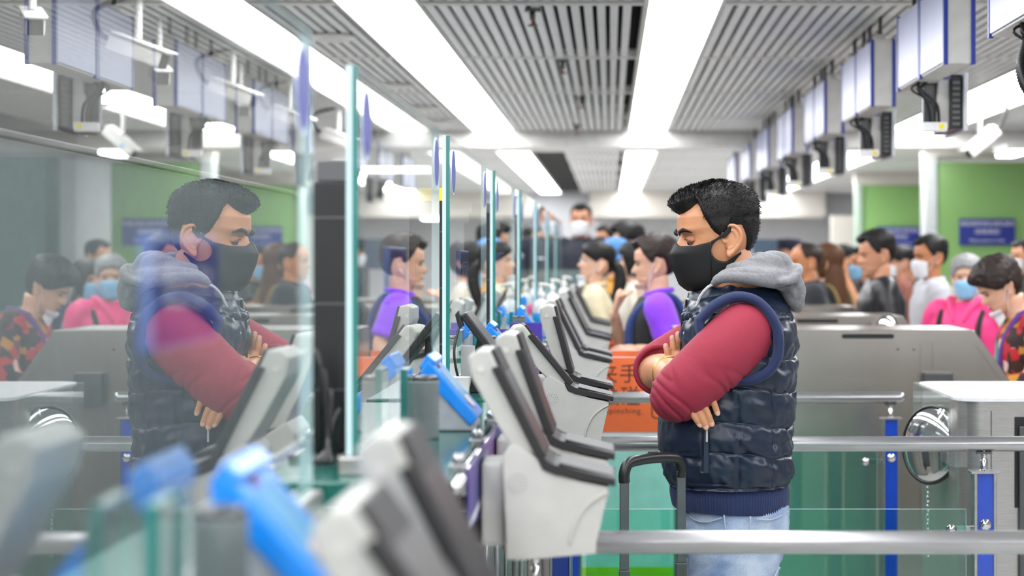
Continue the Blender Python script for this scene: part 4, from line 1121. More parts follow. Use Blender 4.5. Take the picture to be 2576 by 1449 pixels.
# ================================================================== the man in the navy vest
MY = 4.83
S0 = FPX/MY
def mp(x, y, dy=0.0): return np.array(((x-VPX)/S0, MY+dy, HC+(VPY-y)/S0))
man = thing('person', 'man in a black face mask, navy quilted vest and crimson sleeves with arms crossed', 'person', (0.30, MY, 0))
SKM = skin('man', (202, 142, 104))
HO = np.array((0.27, MY, 1.438)); HYAW = PI+math.radians(11); HP = math.radians(5)
def hd(VF): return xform(VF[0], HO, HYAW, HP), VF[1]
# ---- body: head, neck, trunk, arms, legs in one skin
parts = []
hv = head_vf(150, 170); parts.append(hd(hv))
for sg in (-1, 1): parts.append(hd(ear_vf(sg, .0022)))
core = [tube([(0.318, MY, 1.34), (0.308, MY, 1.42), (0.290, MY, 1.49), (0.28, MY, 1.53)], [.072, .064, .058, .05], 28)]
for h0, h1 in ((.80, 1.40),):
    secs = [ring(.295, MY, h, np.interp(h, [.8, .95, 1.1, 1.3, 1.36, 1.40], [.11, .115, .12, .115, .10, .06]), np.interp(h, [.8, .95, 1.1, 1.3, 1.36, 1.40], [.12, .14, .15, .165, .155, .07]), 32, 2.3) for h in np.linspace(h0, h1, 20)]
    core.append(loft(secs))
LA = [(.325, MY-.13, 1.335), (.255, MY-.185, 1.272), (.160, MY-.178, 1.185), (.172, MY-.08, 1.20), (.170, MY+.03, 1.228)]
RA = [(.315, MY+.13, 1.335), (.22, MY+.175, 1.28), (.120, MY+.160, 1.218), (.134, MY+.06, 1.222), (.150, MY-.05, 1.216), (.178, MY-.135, 1.190)]
core.append(tube(catmull(LA, 6), [.06, .056, .048, .042, .036], 18, rnd=True))
core.append(tube(catmull(RA, 6), [.06, .056, .050, .046, .042, .036, .030], 20, rnd=True))
for sg in (-1, 1):
    core.append(tube(catmull([(.30, MY+sg*.085, .88), (.295, MY+sg*.092, .68), (.285, MY+sg*.095, .47), (.305, MY+sg*.095, .27), (.31, MY+sg*.095, .08)], 5), [.06, .065, .05, .048, .04], 16, rnd=True))
    core.append(ell((.25, MY+sg*.10, .045), (.125, .045, .04)))
parts.append(voxel(merge(*core), .007, 3))
# right hand under the left arm: fingers on the flank of the vest
def fp(x, y, dy): return tuple(mp(x, y, dy))
rf = [((1764, 962), (1782, 993), (1793, 1022), .0086), ((1748, 978), (1766, 1016), (1779, 1048), .0090), ((1733, 988), (1752, 1026), (1765, 1056), .0090), ((1718, 996), (1736, 1028), (1750, 1050), .0080)]
L = []
for a, b, c, r in rf: L.append(finger([fp(a[0], a[1], -.200), fp((a[0]+b[0])/2, (a[1]+b[1])/2, -.214), fp(*b, -.222), fp(*c, -.214)], r, r*.86, 12))
L.append(tube([(.165, MY-.11, 1.198), fp(1725, 965, -.17), fp(1742, 982, -.196)], [.03, .038, .030], 16, squash=((0, 1, 0), .5), rnd=True))
parts.append(voxel(merge(*L), .0024, 2))
# left hand resting on the right upper arm, fingers up
lf = [((1700, 905), (1696, 876), (1693, 852), .0086, .055), ((1686, 912), (1680, 888), (1676, 872), .0082, .045), ((1714, 900), (1711, 868), (1708, 843), .0086, .075)]
L = []
for a, b, c, r, dy in lf: L.append(finger([fp(*a, dy), fp(*b, dy-.004), fp(*c, dy)], r, r*.86, 12))
L.append(tube([(.170, MY+.03, 1.225), fp(1700, 905, .06)], [.032, .030], 16, squash=((0, 1, 0), .6), rnd=True))
parts.append(voxel(merge(*L), .0024, 2))
mk('body', merge(*parts), SKM, man, True)
M_nail = mat('fingernail', (214, 168, 152), 0.25)
for (a, b, c, r) in rf:
    d = np.array(c)-np.array(b); d = d/np.linalg.norm(d); ang = math.atan2(-d[0], -(-d[1]))
    q = mp(c[0]-d[0]*1.5, c[1]-d[1]*1.5, -.2205)
    mk('fingernail', ell(q, (.0058, .0022, .0078), 14, 8, Matrix.Rotation(math.atan2(d[0], d[1])*-1, 3, 'Y')), M_nail, man, True)
for (a, b, c, r, dy) in lf:
    mk('fingernail', ell(mp(c[0], c[1]+4, dy-.0072), (.0055, .002, .0075), 14, 8), M_nail, man, True)
# gold bracelet
cb = np.array((.147, MY-.005, 1.219)); P = []
for k in range(60):
    a = 2*PI*k/60; P.append(cb+np.array((.044*math.cos(a), .010*math.cos(a), .042*math.sin(a))))
mk('bracelet', tube(P, [.0019+.0006*(k % 2) for k in range(60)], 8, closed=True), mat('gold_chain', (224, 178, 92), 0.2, 1.0), man, True)
# ---- face: eyes, lids, brows
for sg in (-1, 1):
    e = np.array((.0715, sg*.0315, .1125))
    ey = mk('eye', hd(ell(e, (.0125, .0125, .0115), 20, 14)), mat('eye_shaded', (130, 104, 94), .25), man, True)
    mk('iris', hd(ell(e+np.array((.0096, -sg*.001, -.0060)), (.0022, .0052, .0050), 16, 10)), M_iris, ey, True)
    V, F = ell(e, (.0142, .0146, .0135), 30, 20)
    V = np.array(V); keep = []
    for f in F:
        c = V[list(f)].mean(0)-e
        if c[2] > -.0028 or c[2] < -.0080: keep.append(f)
    mk('eyelid', hd((V, keep)), skin('eyelid', (168, 110, 82)), man, True)
    P = catmull([(.0955, sg*.013, .1275), (.0985, sg*.024, .1335), (.0925, sg*.039, .1385), (.076, sg*.056, .1315)], 6)
    mk('eyebrow', hd(tube(P, [.0036, .0060, .0054, .0016], 10, squash=((1, 0, 0), .5))), HB, man, True)
    P = catmull([(.0862, sg*.020, .1135), (.0875, sg*.031, .1155), (.079, sg*.044, .1115)], 5)
    mk('eyelash', hd(tube(P, [.0006, .0012, .0008], 6)), HB, man, True)
# ---- hair
HLM = [(0, .176), (18, .178), (32, .186), (45, .200), (55, .186), (64, .158), (74, .126), (84, .112), (90, .116), (97, .140), (116, .138), (128, .110), (145, .066), (180, .050)]
mk('hair', hd(hair_vf(HLM, .019, .0085, .010, .0016, n=200, m=60, strands=9000, seed=5, strand_len=.010, zlow=.150)), HB, man, True)
# ---- black mask with wide ear loops
M_mask = mat('mask_black', (17, 17, 18), 0.62, bump=0.1, bscale=1500)
def side(x, z, sg, off=.0035):
    """point on the cheek of the mask surface at side position x, height z"""
    Z = np.array([z]); xf = MXF(Z)[0]; xm = -.004; wv = MW(Z)[0]
    if x >= xm:
        c = min(1, max(0, (x-xm)/(xf-xm)))**(2.15/2); y = wv*max(0, 1-c*c)**(1/2.15)
    else: y = wv*(1-.25*((xm-x)/.05)**2)
    return np.array((x, sg*(y+off), z))
def thface(z, x):
    xf = MXF(np.array([z]))[0]; c = ((x+.004)/(xf+.004))**(2.15/2); return math.acos(min(1, c))
g = G()
XH = .034
NU, NV = 34, 30
def col(u, sg):
    zt = np.interp(u, [0, .35, .7, 1], [.112, .101, .100, .106]); zb = np.interp(u, [0, .3, .7, 1], [-.008, -.009, -.006, .002]); out = []
    for v in np.linspace(0, 1, NV):
        z = zb+(zt-zb)*v; th = u*thface(z, XH)
        p = headpt(np.array([sg*th]), np.array([z]), .0035, mask=True)[0]; out.append(tuple(p))
    return out
cols = [col(u, -1) for u in np.linspace(1, 0, NU)]+[col(u, 1) for u in np.linspace(0, 1, NU)[1:]]
V = [p for c in cols for p in c]; F = []
for i in range(len(cols)-1):
    for j in range(NV-1): F.append((i*NV+j, (i+1)*NV+j, (i+1)*NV+j+1, i*NV+j+1))
g.add((V, F))
for sg in (-1, 1):
    for upper in (True, False):
        xs = np.linspace(XH+.0008, -.016 if upper else -.040, 30); V = []; F = []
        for x in xs:
            el = math.sqrt(max(0, 1-(x/.0348)**2)) if x > 0 else 1.0
            if upper:
                lo = .083+.029*el+(max(0, -x)*.95); hi = np.interp(-x, [-.036, -.02, 0, .016], [.106, .113, .127, .143])
                lo = min(lo, hi-.006)
            else:
                hi = .084-.029*el+(max(0, -x)*.50); lo = np.interp(-x, [-.036, -.015, 0, .02, .04], [.002, .018, .032, .052, .072]); lo = min(lo, hi-.006)
            for q in range(8): V.append(tuple(side(x, lo+(hi-lo)*q/7, sg)))
        for i in range(29):
            for q in range(7): F.append((i*8+q, (i+1)*8+q, (i+1)*8+q+1, i*8+q+1))
        g.add((V, F))
o = mk('face_mask', hd(fixn((g.V, g.F))), M_mask, man, True)
md = o.modifiers.new('thick', 'SOLIDIFY'); md.thickness = .0016; md.offset = 0
P = [headpt(np.array([0.0]), np.array([z]), .0045, mask=True)[0] for z in np.linspace(-.006, .11, 40)]
mk('mask_seam', hd(tube(P, [.0016+.0006*(k % 2) for k in range(40)], 6)), M_mask, man, True)
# ---- crimson sleeves
M_red = fabric('crimson_jersey', (146, 34, 58), 0.75, var=0.04, sheen=0.02)
sl = [tube(catmull([(.335, MY-.09, 1.325)]+[(.306, MY-.150, 1.312), (.243, MY-.194, 1.258), (.158, MY-.184, 1.182), (.168, MY-.10, 1.198), (.180, MY+.0, 1.20)], 7), [.070, .081, .078, .072, .062, .060, .050], 28, rnd=True),
      tube(catmull([(.335, MY+.10, 1.345), (.32, MY+.15, 1.325), (.225, MY+.185, 1.275), (.128, MY+.178, 1.228), (.122, MY+.135, 1.222)], 7), [.075, .084, .076, .066, .058], 28)]
sv = voxel(merge(*sl), .0045, 5)
e2 = np.array((.56, .15, .82)); e1 = np.array((.82, 0, -.57))
def folds(p):
    q = np.array(p)-np.array((.2, MY, 1.2))
    a, b = q.dot(e1), q.dot(e2)
    n1 = mnoise.noise(Vector((a*4.5, b*32+1.3*mnoise.noise(Vector((a*9, b*9, q[1]*6))), q[1]*5)))
    rdg = (1-min(1, abs(n1)*3.2))**2
    low = max(0, min(1, (1.265-p[2])/.07))
    b2 = mnoise.noise(Vector((a*11, b*11, q[1]*9)))
    return -.0056*rdg*(.10+.90*low)+.0016*b2
sv = displace(sv, folds)
mk('sweatshirt', sv, M_red, man, True)
P = [np.array((.122, MY+.128, 1.222))+.0585*np.array((math.cos(a), 0.12*math.cos(a), math.sin(a))) for a in np.linspace(0, 2*PI, 60, endpoint=False)]
mk('cuff', tube(P, .0065, 8, closed=True), M_red, man, True)
# ---- navy vest
M_vest = mat('vest_navy_nylon', (22, 34, 55), 0.36, bump=0.25, bscale=45, var=0.12, scale=14, spec=0.45)
M_rib = fabric('navy_rib', (27, 42, 84), 0.85)
hF = [.93, .959, 1.0, 1.04, 1.065, 1.11, 1.15, 1.2, 1.25, 1.30, 1.355, 1.40, 1.43]
FX = tab(hF, [.152, .147, .137, .130, .127, .129, .146, .178, .186, .184, .182, .200, .24], 15)
BX = tab(hF, [.425, .428, .434, .434, .428, .434, .440, .440, .442, .443, .437, .415, .39], 15)
RYV = tab([.93, .959, 1.05, 1.15, 1.25, 1.32, 1.355, 1.385, 1.41, 1.43], [.176, .182, .190, .190, .192, .192, .185, .150, .10, .07], 9)
SEAM = np.array([.93, .959, 1.036, 1.107, 1.191, 1.270, 1.361, 1.46])
nA, nH = 300, 260
V = []
for h in np.linspace(.955, 1.43, nH):
    f, b, ry = FX(h), BX(h), RYV(h); cx, rx = (f+b)/2, (b-f)/2
    for k in range(nA):
        a = 2*PI*k/nA; c, s_ = math.cos(a), math.sin(a); e = 2.35
        ux, uy = math.copysign(abs(c)**(2/e), c), math.copysign(abs(s_)**(2/e), s_)
        X, Y = cx+rx*ux, ry*uy
        wob = .010*math.sin(2.3*a+1)+.008*mnoise.noise(Vector((c*2.4, s_*2.4, h*3)))
        hh = h+wob*(1 if .97 < h < 1.37 else .3)
        i = int(np.clip(np.searchsorted(SEAM, hh)-1, 0, len(SEAM)-2)); tt = (hh-SEAM[i])/(SEAM[i+1]-SEAM[i])
        pf = (max(0, 4*tt*(1-tt)))**.45
        sm = 1.0
        if X < .222 and 1.035 < h < 1.20: sm = .25; pf = .8+.2*pf
        near = (1-abs(2*tt-1))                       # 0 at the seams
        wr = mnoise.noise(Vector((X*48+hh*14, Y*48, hh*38)))*.0060*(1.3-near)+mnoise.noise(Vector((X*16+hh*16, Y*16, hh*36+i*3)))*.0070
        d = .0125*pf+wr*(.4 if sm < 1 else 1)
        if s_ < 0 or True:
            for xs in (.297, .378):
                d -= .0055*math.exp(-((X+.012*(h-1.1)-xs)/.0035)**2)*pf*(1 if h < 1.2 else .3)
            if 1.0 < h < 1.115: d -= .006*math.exp(-((X-.222)/.0035)**2)
        nx, ny = c/rx, s_/ry; nl = math.hypot(nx, ny)
        V.append((X+nx/nl*d, MY+Y+ny/nl*d, h))
F = []
for i in range(nH-1):
    for k in range(nA): F.append((i*nA+k, i*nA+(k+1) % nA, (i+1)*nA+(k+1) % nA, (i+1)*nA+k))
F.append(tuple((nH-1)*nA+k for k in range(nA)))
mk('vest', (V, F), M_vest, man, True)
# ribbed hem
secs = []
for j, h in enumerate(np.linspace(.897, .968, 12)):
    f, b = FX(.935)+.0, BX(.94)+.002; bl = .006*math.sin(PI*j/11)
    r0 = []
    for k in range(520):
        a = 2*PI*k/520; c, s_ = math.cos(a), math.sin(a); w_ = .0009*(1 if k % 4 < 2 else -1)+bl
        r0.append(((f+b)/2+((b-f)/2+w_)*math.copysign(abs(c)**(2/2.3), c), MY+(.174+w_)*math.copysign(abs(s_)**(2/2.3), s_), h-.006*c))
    secs.append(r0)
mk('vest_hem', loft(secs, False), M_rib, man, True)
# ribbed armholes
for sg in (-1, 1):
    pts = [(1752, 800, .178), (1790, 764, .176), (1840, 744, .163), (1890, 754, .168), (1926, 792, .186), (1942, 840, .196), (1938, 890, .202), (1912, 926, .205), (1868, 944, .205), (1820, 934, .200), (1775, 880, .188)]
    P0 = [mp(a, b, sg*c) for a, b, c in pts]; P0 = catmull(P0+[P0[0], P0[1]], 12)[:-13]
    n = len(P0); P0 = np.array(P0); C0 = P0.mean(0); V = []
    for k in range(n*3):
        u = k/3; i = int(u) % n; fr = u-int(u); p = P0[i]*(1-fr)+P0[(i+1) % n]*fr
        o = p-C0; o[1] = 0; o /= np.linalg.norm(o); rr_ = .0008*(1 if k % 2 else -1)
        for wv, yv in ((-.013, -.012), (-.009, .008+rr_), (0, .0135+rr_), (.009, .008+rr_), (.013, -.012)):
            V.append(tuple(p+o*wv+np.array((0, sg*yv, 0))))
    F = []; N3 = n*3
    for k in range(N3):
        for q in range(4): F.append((k*5+q, k*5+q+1, ((k+1) % N3)*5+q+1, ((k+1) % N3)*5+q))
    mk('armhole_rib', fixn((V, F)), M_rib, man, True)
# stand collar, front zip and cords
secs = []
for h, cx, rx, ry in ((1.335, .262, .090, .120), (1.37, .262, .084, .112), (1.405, .262, .078, .100), (1.432, .262, .074, .094), (1.434, .262, .069, .089), (1.40, .264, .066, .088)):
    r0 = []
    for k in range(120):
        a = 2*PI*k/120; c, s_ = math.cos(a), math.sin(a)
        r0.append((cx+rx*c+(.012*max(0, -c)**4*(1 if abs(s_) < .2 else 0)), MY+ry*s_, h-.02*max(0, -c)+.003*math.sin(9*a)))
    secs.append(r0)
mk('collar', loft(secs, False), M_vest, man, True)
mk('zip', tube([(.186, MY-.004, 1.40), (.176, MY-.004, 1.35), (.173, MY-.004, 1.28), (.176, MY-.004, 1.22)], .004, 8), M_blk, man, True)
M_cord = mat('grey_cord', (188, 188, 190), 0.8, var=0.3, scale=400)
for P in ([(1795, 712, -.098), (1775, 722, -.098), (1757, 745, -.094), (1742, 785, -.085), (1728, 815, -.072), (1719, 838, -.06)], [(1750, 716, -.02), (1742, 724, -.02), (1736, 745, -.022), (1732, 770, -.02)]):
    C = catmull([mp(a, b, c) for a, b, c in P], 14)
    mk('drawstring', tube(C, [.0036+.0006*(k % 3 == 0) for k in range(len(C))], 8), M_cord, man, True)
mk('zip_pull', bbox(*[v for v in (mp(1765, 0)[0], mp(1770, 0)[0])], MY-.211, MY-.207, mp(0, 1092)[2], mp(0, 1062)[2], .001), mat('pull_grey', (176, 176, 174), 0.4), man)
mk('pocket_flap', bevel(prism([(.2165, 1.00), (.2295, 1.00), (.2290, 1.098), (.2185, 1.10)], MY-.2045, MY-.200), .001), M_vest, man)
# ---- grey hood
M_hood = fabric('grey_marl', (136, 136, 140), 0.9, var=0.16, scale=160)
hl_ = [tube(catmull([mp(1782, 718, -.090), mp(1812, 695, -.112), mp(1862, 690, -.120), mp(1925, 696, -.108), mp(1972, 706, -.060), mp(1985, 706, 0), mp(1972, 706, .060), mp(1925, 696, .108), mp(1862, 690, .120), mp(1812, 695, .112), mp(1782, 718, .09)], 6), [.008, .015, .021, .026, .03, .032, .03, .026, .021, .015, .008], 18, rnd=True),
       tube(catmull([mp(1832, 676, -.072), mp(1872, 668, -.088), mp(1920, 662, -.080), mp(1955, 668, -.04), mp(1960, 670, 0), mp(1955, 668, .04), mp(1920, 662, .08), mp(1872, 668, .088), mp(1832, 676, .072)], 6), [.010, .020, .030, .034, .034, .034, .030, .020, .010], 18, rnd=True),
       ell(mp(1935, 664, 0), (.046, .078, .032)),
       ell(mp(1985, 722, 0), (.030, .105, .058), rot=Matrix.Rotation(-.25, 3, 'Y')),
       tube(catmull([mp(1930, 712, -.118), mp(1972, 704, -.120), mp(1998, 682, -.10), mp(2003, 674, -.05), mp(2004, 674, 0), mp(2003, 674, .05), mp(1998, 682, .1), mp(1972, 704, .12), mp(1930, 712, .118)], 6), [.006, .012, .013, .013, .013, .013, .013, .012, .006], 12, rnd=True),
       tube(catmull([mp(1995, 700, -.102), mp(2008, 730, -.09), mp(2006, 762, -.07), mp(1998, 774, 0), mp(2006, 762, .07), mp(2008, 730, .09), mp(1995, 700, .102)], 6), [.012, .013, .013, .013, .013, .013, .012], 12, rnd=True)]
sv = voxel(merge(*hl_), .0042, 4)
sv = displace(sv, lambda p: .004*noise3(p, 14, 1, 1, 1.6)-.004*(1-min(1, abs(noise3(p, 10, .7, .8, 2.2))*3))**2)
mk('hood', sv, M_hood, man, True)
P = catmull([mp(1940, 724, -.112), mp(1975, 716, -.112), mp(2002, 690, -.092)], 8)
mk('hood_stitch', tube(P, .0012, 6), mat('stitch_dark', (70, 70, 74), 0.8), man, True)
# ---- jeans
m = bpy.data.materials.new('washed_denim'); m.use_nodes = True; nt = m.node_tree; b = nt.nodes['Principled BSDF']
tc = nt.nodes.new('ShaderNodeTexCoord'); n1 = nt.nodes.new('ShaderNodeTexNoise'); n1.inputs['Scale'].default_value = 9; n1.inputs['Detail'].default_value = 6
n2 = nt.nodes.new('ShaderNodeTexNoise'); n2.inputs['Scale'].default_value = 420; mx = nt.nodes.new('ShaderNodeMath'); mx.operation = 'MULTIPLY_ADD'; mx.inputs[1].default_value = .35
nt.links.new(tc.outputs['Object'], n1.inputs['Vector']); nt.links.new(tc.outputs['Object'], n2.inputs['Vector']); nt.links.new(n2.outputs['Fac'], mx.inputs[0]); nt.links.new(n1.outputs['Fac'], mx.inputs[2])
rp = nt.nodes.new('ShaderNodeValToRGB'); e = rp.color_ramp.elements; e[0].position = .45; e[0].color = lin((92, 122, 172)); e[1].position = .9; e[1].color = lin((186, 198, 214))
nt.links.new(mx.outputs[0], rp.inputs[0]); nt.links.new(rp.outputs[0], b.inputs['Base Color']); b.inputs['Roughness'].default_value = .85
bp = nt.nodes.new('ShaderNodeBump'); bp.inputs['Strength'].default_value = .25; bp.inputs['Distance'].default_value = .002; nt.links.new(n2.outputs['Fac'], bp.inputs['Height']); nt.links.new(bp.outputs[0], b.inputs['Normal'])
M_denim = m
hips = loft([ring(.302, MY, h, np.interp(h, [.77, .84, .90, .94], [.115, .131, .132, .124]), np.interp(h, [.77, .84, .90, .94], [.165, .172, .168, .158]), 40, 2.4) for h in np.linspace(.77, .94, 14)])
lg = [hips]
for sg in (-1, 1):
    lg.append(tube(catmull([(.300, MY+sg*.083, .84), (.292, MY+sg*.090, .70), (.282, MY+sg*.095, .47), (.300, MY+sg*.095, .27), (.312, MY+sg*.095, .06)], 6), [.115, .105, .078, .07, .068], 24))
sv = voxel(merge(*lg), .006, 4); sv = displace(sv, lambda p: .005*noise3(p, 11, 1, 1, .8)+.0025*noise3(p, 30, 1, 1, 2))
mk('jeans', sv, M_denim, man, True)
M_seam = mat('denim_seam', (160, 172, 190), .8)
for P in ([(1722, 1276), (1740, 1290), (1770, 1292), (1805, 1280)], [(1811, 1272), (1816, 1330), (1822, 1400), (1828, 1460)], [(1875, 1275), (1872, 1340), (1870, 1360)], [(1885, 1390), (1897, 1420), (1925, 1434), (1950, 1405)], [(1888, 1283), (1930, 1286), (1975, 1276)]):
    C = []
    for a, bb in P:
        q = mp(a, bb); cx = .302; rx = .132; ry = .174 if q[2] > .8 else .178
        C.append((q[0], MY-ry*max(.05, 1-abs((q[0]-cx)/rx)**2.4)**(1/2.4)-.003, q[2]))
    mk('jeans_seam', tube(catmull(C, 6), .0022, 6), M_seam, man, True)
for sg in (-1, 1):
    mk('shoe', voxel(merge(ell((.245, MY+sg*.10, .045), (.145, .053, .045)), ell((.31, MY+sg*.10, .06), (.065, .048, .06))), .008, 2), mat('shoe_dark', (50, 46, 44), .5), man, True)
# ================================================================== the other travellers and officers
MW_ = mat('mask_white', (236, 238, 242), 0.7, bump=.1, bscale=300); MB_ = mat('mask_blue', (142, 196, 232), 0.7, bump=.1, bscale=300); MBE = mat('mask_beige', (226, 196, 170), .7)
def at(pxx, Z): return (pxx-VPX)*Z/FPX
def top_h(py, Z): return HC+(VPY-py)*Z/FPX
def vest_shell(colr, z0=.84, z1=1.43, grow=.012, name='waistcoat', fat=1.08):
    def f(t, sc, hd):
        V = torso(RX*fat+.004+grow, RY*fat+.004+grow*.6, z0, z1)
        mk(name, sc(voxel(V, .012, 2)), colr, t, True, world=False)
    return f
def straps(colr, t, sc, w=.02):
    for sg in (-1, 1):
        P = catmull([(-.125, sg*.10, 1.15), (-.13, sg*.11, 1.30), (-.075, sg*.12, 1.425), (0, sg*.125, 1.435), (.085, sg*.12, 1.38), (.135, sg*.12, 1.28), (.13, sg*.125, 1.12), (.06, sg*.165, 1.02)], 6)
        mk('backpack_strap', sc(tube(P, w, 10, squash=((0, 0, 1), .55))), colr, t, True, world=False)
def backpack(colr, t, sc):
    mk('backpack', sc(voxel(ell((-.20, 0, 1.18), (.09, .15, .23), 24, 16), .014, 2)), colr, t, True, world=False)
NAVY = fabric('backpack_navy', (34, 56, 112)); BLK = fabric('black_cotton', (24, 25, 29)); PUR = fabric('violet_jersey', (134, 54, 226), .7)
def ex_purple(t, sc, hd):
    vest_shell(BLK)(t, sc, hd); straps(NAVY, t, sc); backpack(BLK, t, sc)
    P = [np.array((.02, .215, 1.192))+.036*np.array((0, math.cos(a), math.sin(a))) for a in np.linspace(0, 2*PI, 24, endpoint=False)]
    mk('bracelet', sc(tube(P, .003, 6, closed=True)), mat('silver_chain', (214, 206, 190), .2, .9), t, True, world=False)
person('short-haired traveller in violet polo and black waistcoat leaning at the kiosk', at(1655, 8.72), 8.72, 1.585, 180, SK_L, HDB, 'male', PUR, 'short', (40, 42, 48), MBE, False, 1.08, pitch=4, hyaw=-8, hands=True, extra=ex_purple,
       arms={'L': [(0, .185, 1.375), (-.07, .245, 1.19), (.10, .20, 1.19), (1, -.15, -.05), (0, .5, 1), .7], 'R': [(0, -.185, 1.375), (.14, -.20, 1.14), (.205, -.05, 1.345), (-.25, .1, 1), (1, -.1, .3), .9]}, hair_kw=dict(t_top=.030, t_side=.020))
CREAM = fabric('cream_knit', (226, 214, 178)); LACE = fabric('ivory_lace', (226, 218, 204))
def ex_glasses(t, sc, hd):
    for sg in (-1, 1):
        P = [(.098, sg*.031+.020*math.cos(a), .112+.019*math.sin(a)) for a in np.linspace(0, 2*PI, 28, endpoint=False)]
        mk('spectacle_rim', hd(tube(P, .0014, 6, closed=True)), M_chrome, t, True, world=False)
        mk('spectacle_temple', hd(tube([(.096, sg*.051, .116), (-.005, sg*.077, .120)], .0014, 6)), M_chrome, t, True, world=False)
    mk('undershirt', sc(voxel(torso(RX+.006, RY*.62, 1.05, 1.42), .014, 2)), BLK, t, True, world=False)
person('young woman with glasses and black ponytail in a cream cardigan, mask under her chin', at(1497, 11.1), 11.1, 1.58, 180, SK_L, HB, 'pony', CREAM, 'long', (60, 62, 74), MW_, False, .95, pitch=-9, hyaw=6, extra=ex_glasses)
person('person with a black fringe and blue mask under the chin beside the violet polo', at(1598, 11.8), 11.8, 1.585, 182, SK_L, HB, 'bangs', LACE, 'long', (60, 62, 74), MB_, False, .95, pitch=-4)
def ex_cap(t, sc, hd):
    DB = fabric('blue_denim_cap', (72, 128, 186))
    hv = hair_vf([(0, .150), (60, .14), (180, .10)], .034, .028, .0, .001, n=60, m=16)
    mk('bucket_hat', hd(hv), DB, t, True, world=False)
    secs = [[(-.004+(rx)*math.cos(a), ry*math.sin(a), z) for a in np.linspace(0, 2*PI, 60, endpoint=False)] for rx, ry, z in ((.112, .095, .150), (.150, .132, .118), (.152, .134, .116), (.114, .097, .146))]
    mk('hat_brim', hd(loft(secs, False)), DB, t, True, world=False)
person('person in a blue bucket hat and mustard top behind the ponytail', at(1549, 12.35), 12.35, 1.60, 120, SK_L, HB, 'bob', fabric('mustard', (214, 158, 70)), 'long', (60, 62, 74), None, True, .95, extra=ex_cap)
person('tall traveller with thick black hair standing behind the blue hat', at(1578, 14.2), 14.2, 1.72, 178, SK_M, HB, 'male', fabric('grey_hoodie', (110, 112, 118)), 'long', (40, 42, 50), None, True, 1.0, hair_kw=dict(t_top=.05, t_side=.034))
# officer on the podium
def ex_officer(t, sc, hd):
    mk('chest_badge', sc(bbox(.118, .124, .05, .10, 1.285, 1.30, .001)), M_letter, t, world=False)
    mk('shoulder_patch', sc(ell((.06, .215, 1.31), (.03, .012, .022))), mat('patch_silver', (170, 176, 190), .4), t, True, world=False)
OFFN = fabric('officer_navy', (24, 28, 44), .7)
yo = 15.6
zo = top_h(516, yo)-1.74
t = thing('podium', 'low grey podium under the officer at the far booths', 'podium', (at(1462, yo), yo, 0))
mk('step', bbox(at(1462, yo)-.4, at(1462, yo)+.4, yo-.35, yo+.35, 0, zo-.02, .01), M_wallgrey, t); mk('mat', box(at(1462, yo)-.38, at(1462, yo)+.38, yo-.33, yo+.33, zo-.02, zo), M_dsteel, t)
person('officer in dark navy uniform and white mask standing above the crowd', at(1462, yo), yo, 1.74, 262, SK_M, HB, 'male', OFFN, 'long', (24, 28, 44), MW_, True, 1.0, z0=zo, extra=ex_officer, hair_kw=dict(t_top=.012, t_side=.005))
t = thing('podium_screen', 'teal glass screen in front of the podium officer', 'glass screen', (at(1462, 14.9), 14.9, 0))
V, F = box(at(1400, 14.9), at(1580, 14.9), 14.9, 14.92, .3, top_h(678, 14.9)); mk('sheet', (V, F), [glass_mat('teal_screen_glass', (.60, .80, .76), 1.5, haze=.10), M_edgel], t, fm=[1, 1, 0, 1, 0, 1])
mk('foot', bbox(at(1400, 14.9), at(1580, 14.9), 14.86, 14.96, 0, .3, .01), M_rail, t)
person('masked person half hidden behind the podium officer', at(1527, 17.6), 17.6, 1.78, 215, SK_M, HDB, 'male', fabric('pale_shirt', (190, 190, 204)), 'long', (50, 50, 60), MW_, True)
# right-hand queue
person('balding man in a black T-shirt just behind the hooded man', at(2032, 11.69), 11.69, 1.588, 186, SK_D, HDB, 'bald', fabric('ink_tshirt', (30, 33, 40)), 'short', (40, 42, 50), None, True, 1.12, pitch=3)
def ex_bag(t, sc, hd):
    mk('shoulder_bag', sc(voxel(bbox(-.24, -.10, -.14, .14, .95, 1.22, .03), .014, 2)), fabric('olive_canvas', (140, 116, 66)), t, True, world=False); straps(fabric('olive_canvas', (140, 116, 66)), t, sc, .014)
person('woman with long chestnut hair and an olive bag behind the balding man', at(2084, 12.44), 12.44, 1.575, 150, SK_L, HLB, 'long', fabric('charcoal_top', (36, 38, 44)), 'long', (40, 42, 50), None, True, 1.0, extra=ex_bag)
person('dark-haired man in a black leather jacket looking left in the queue', at(2216, 10.4), 10.4, 1.632, 180, SK_M, HB, 'male', mat('black_leather', (30, 30, 34), .38, bump=.3, bscale=90), 'long', (30, 32, 38), None, True, 1.12, pitch=8, hyaw=4, hair_kw=dict(t_top=.026, t_side=.012))
person('man in a white shirt and white mask between the leather and pink jackets', at(2345, 11.0), 11.0, 1.615, 184, SK_D, HB, 'male', fabric('white_shirt', (196, 197, 203)), 'long', (60, 62, 70), MW_, True, 1.05, pitch=2, hyaw=8)
PINK = fabric('hot_pink_shell', (236, 58, 132), .55)
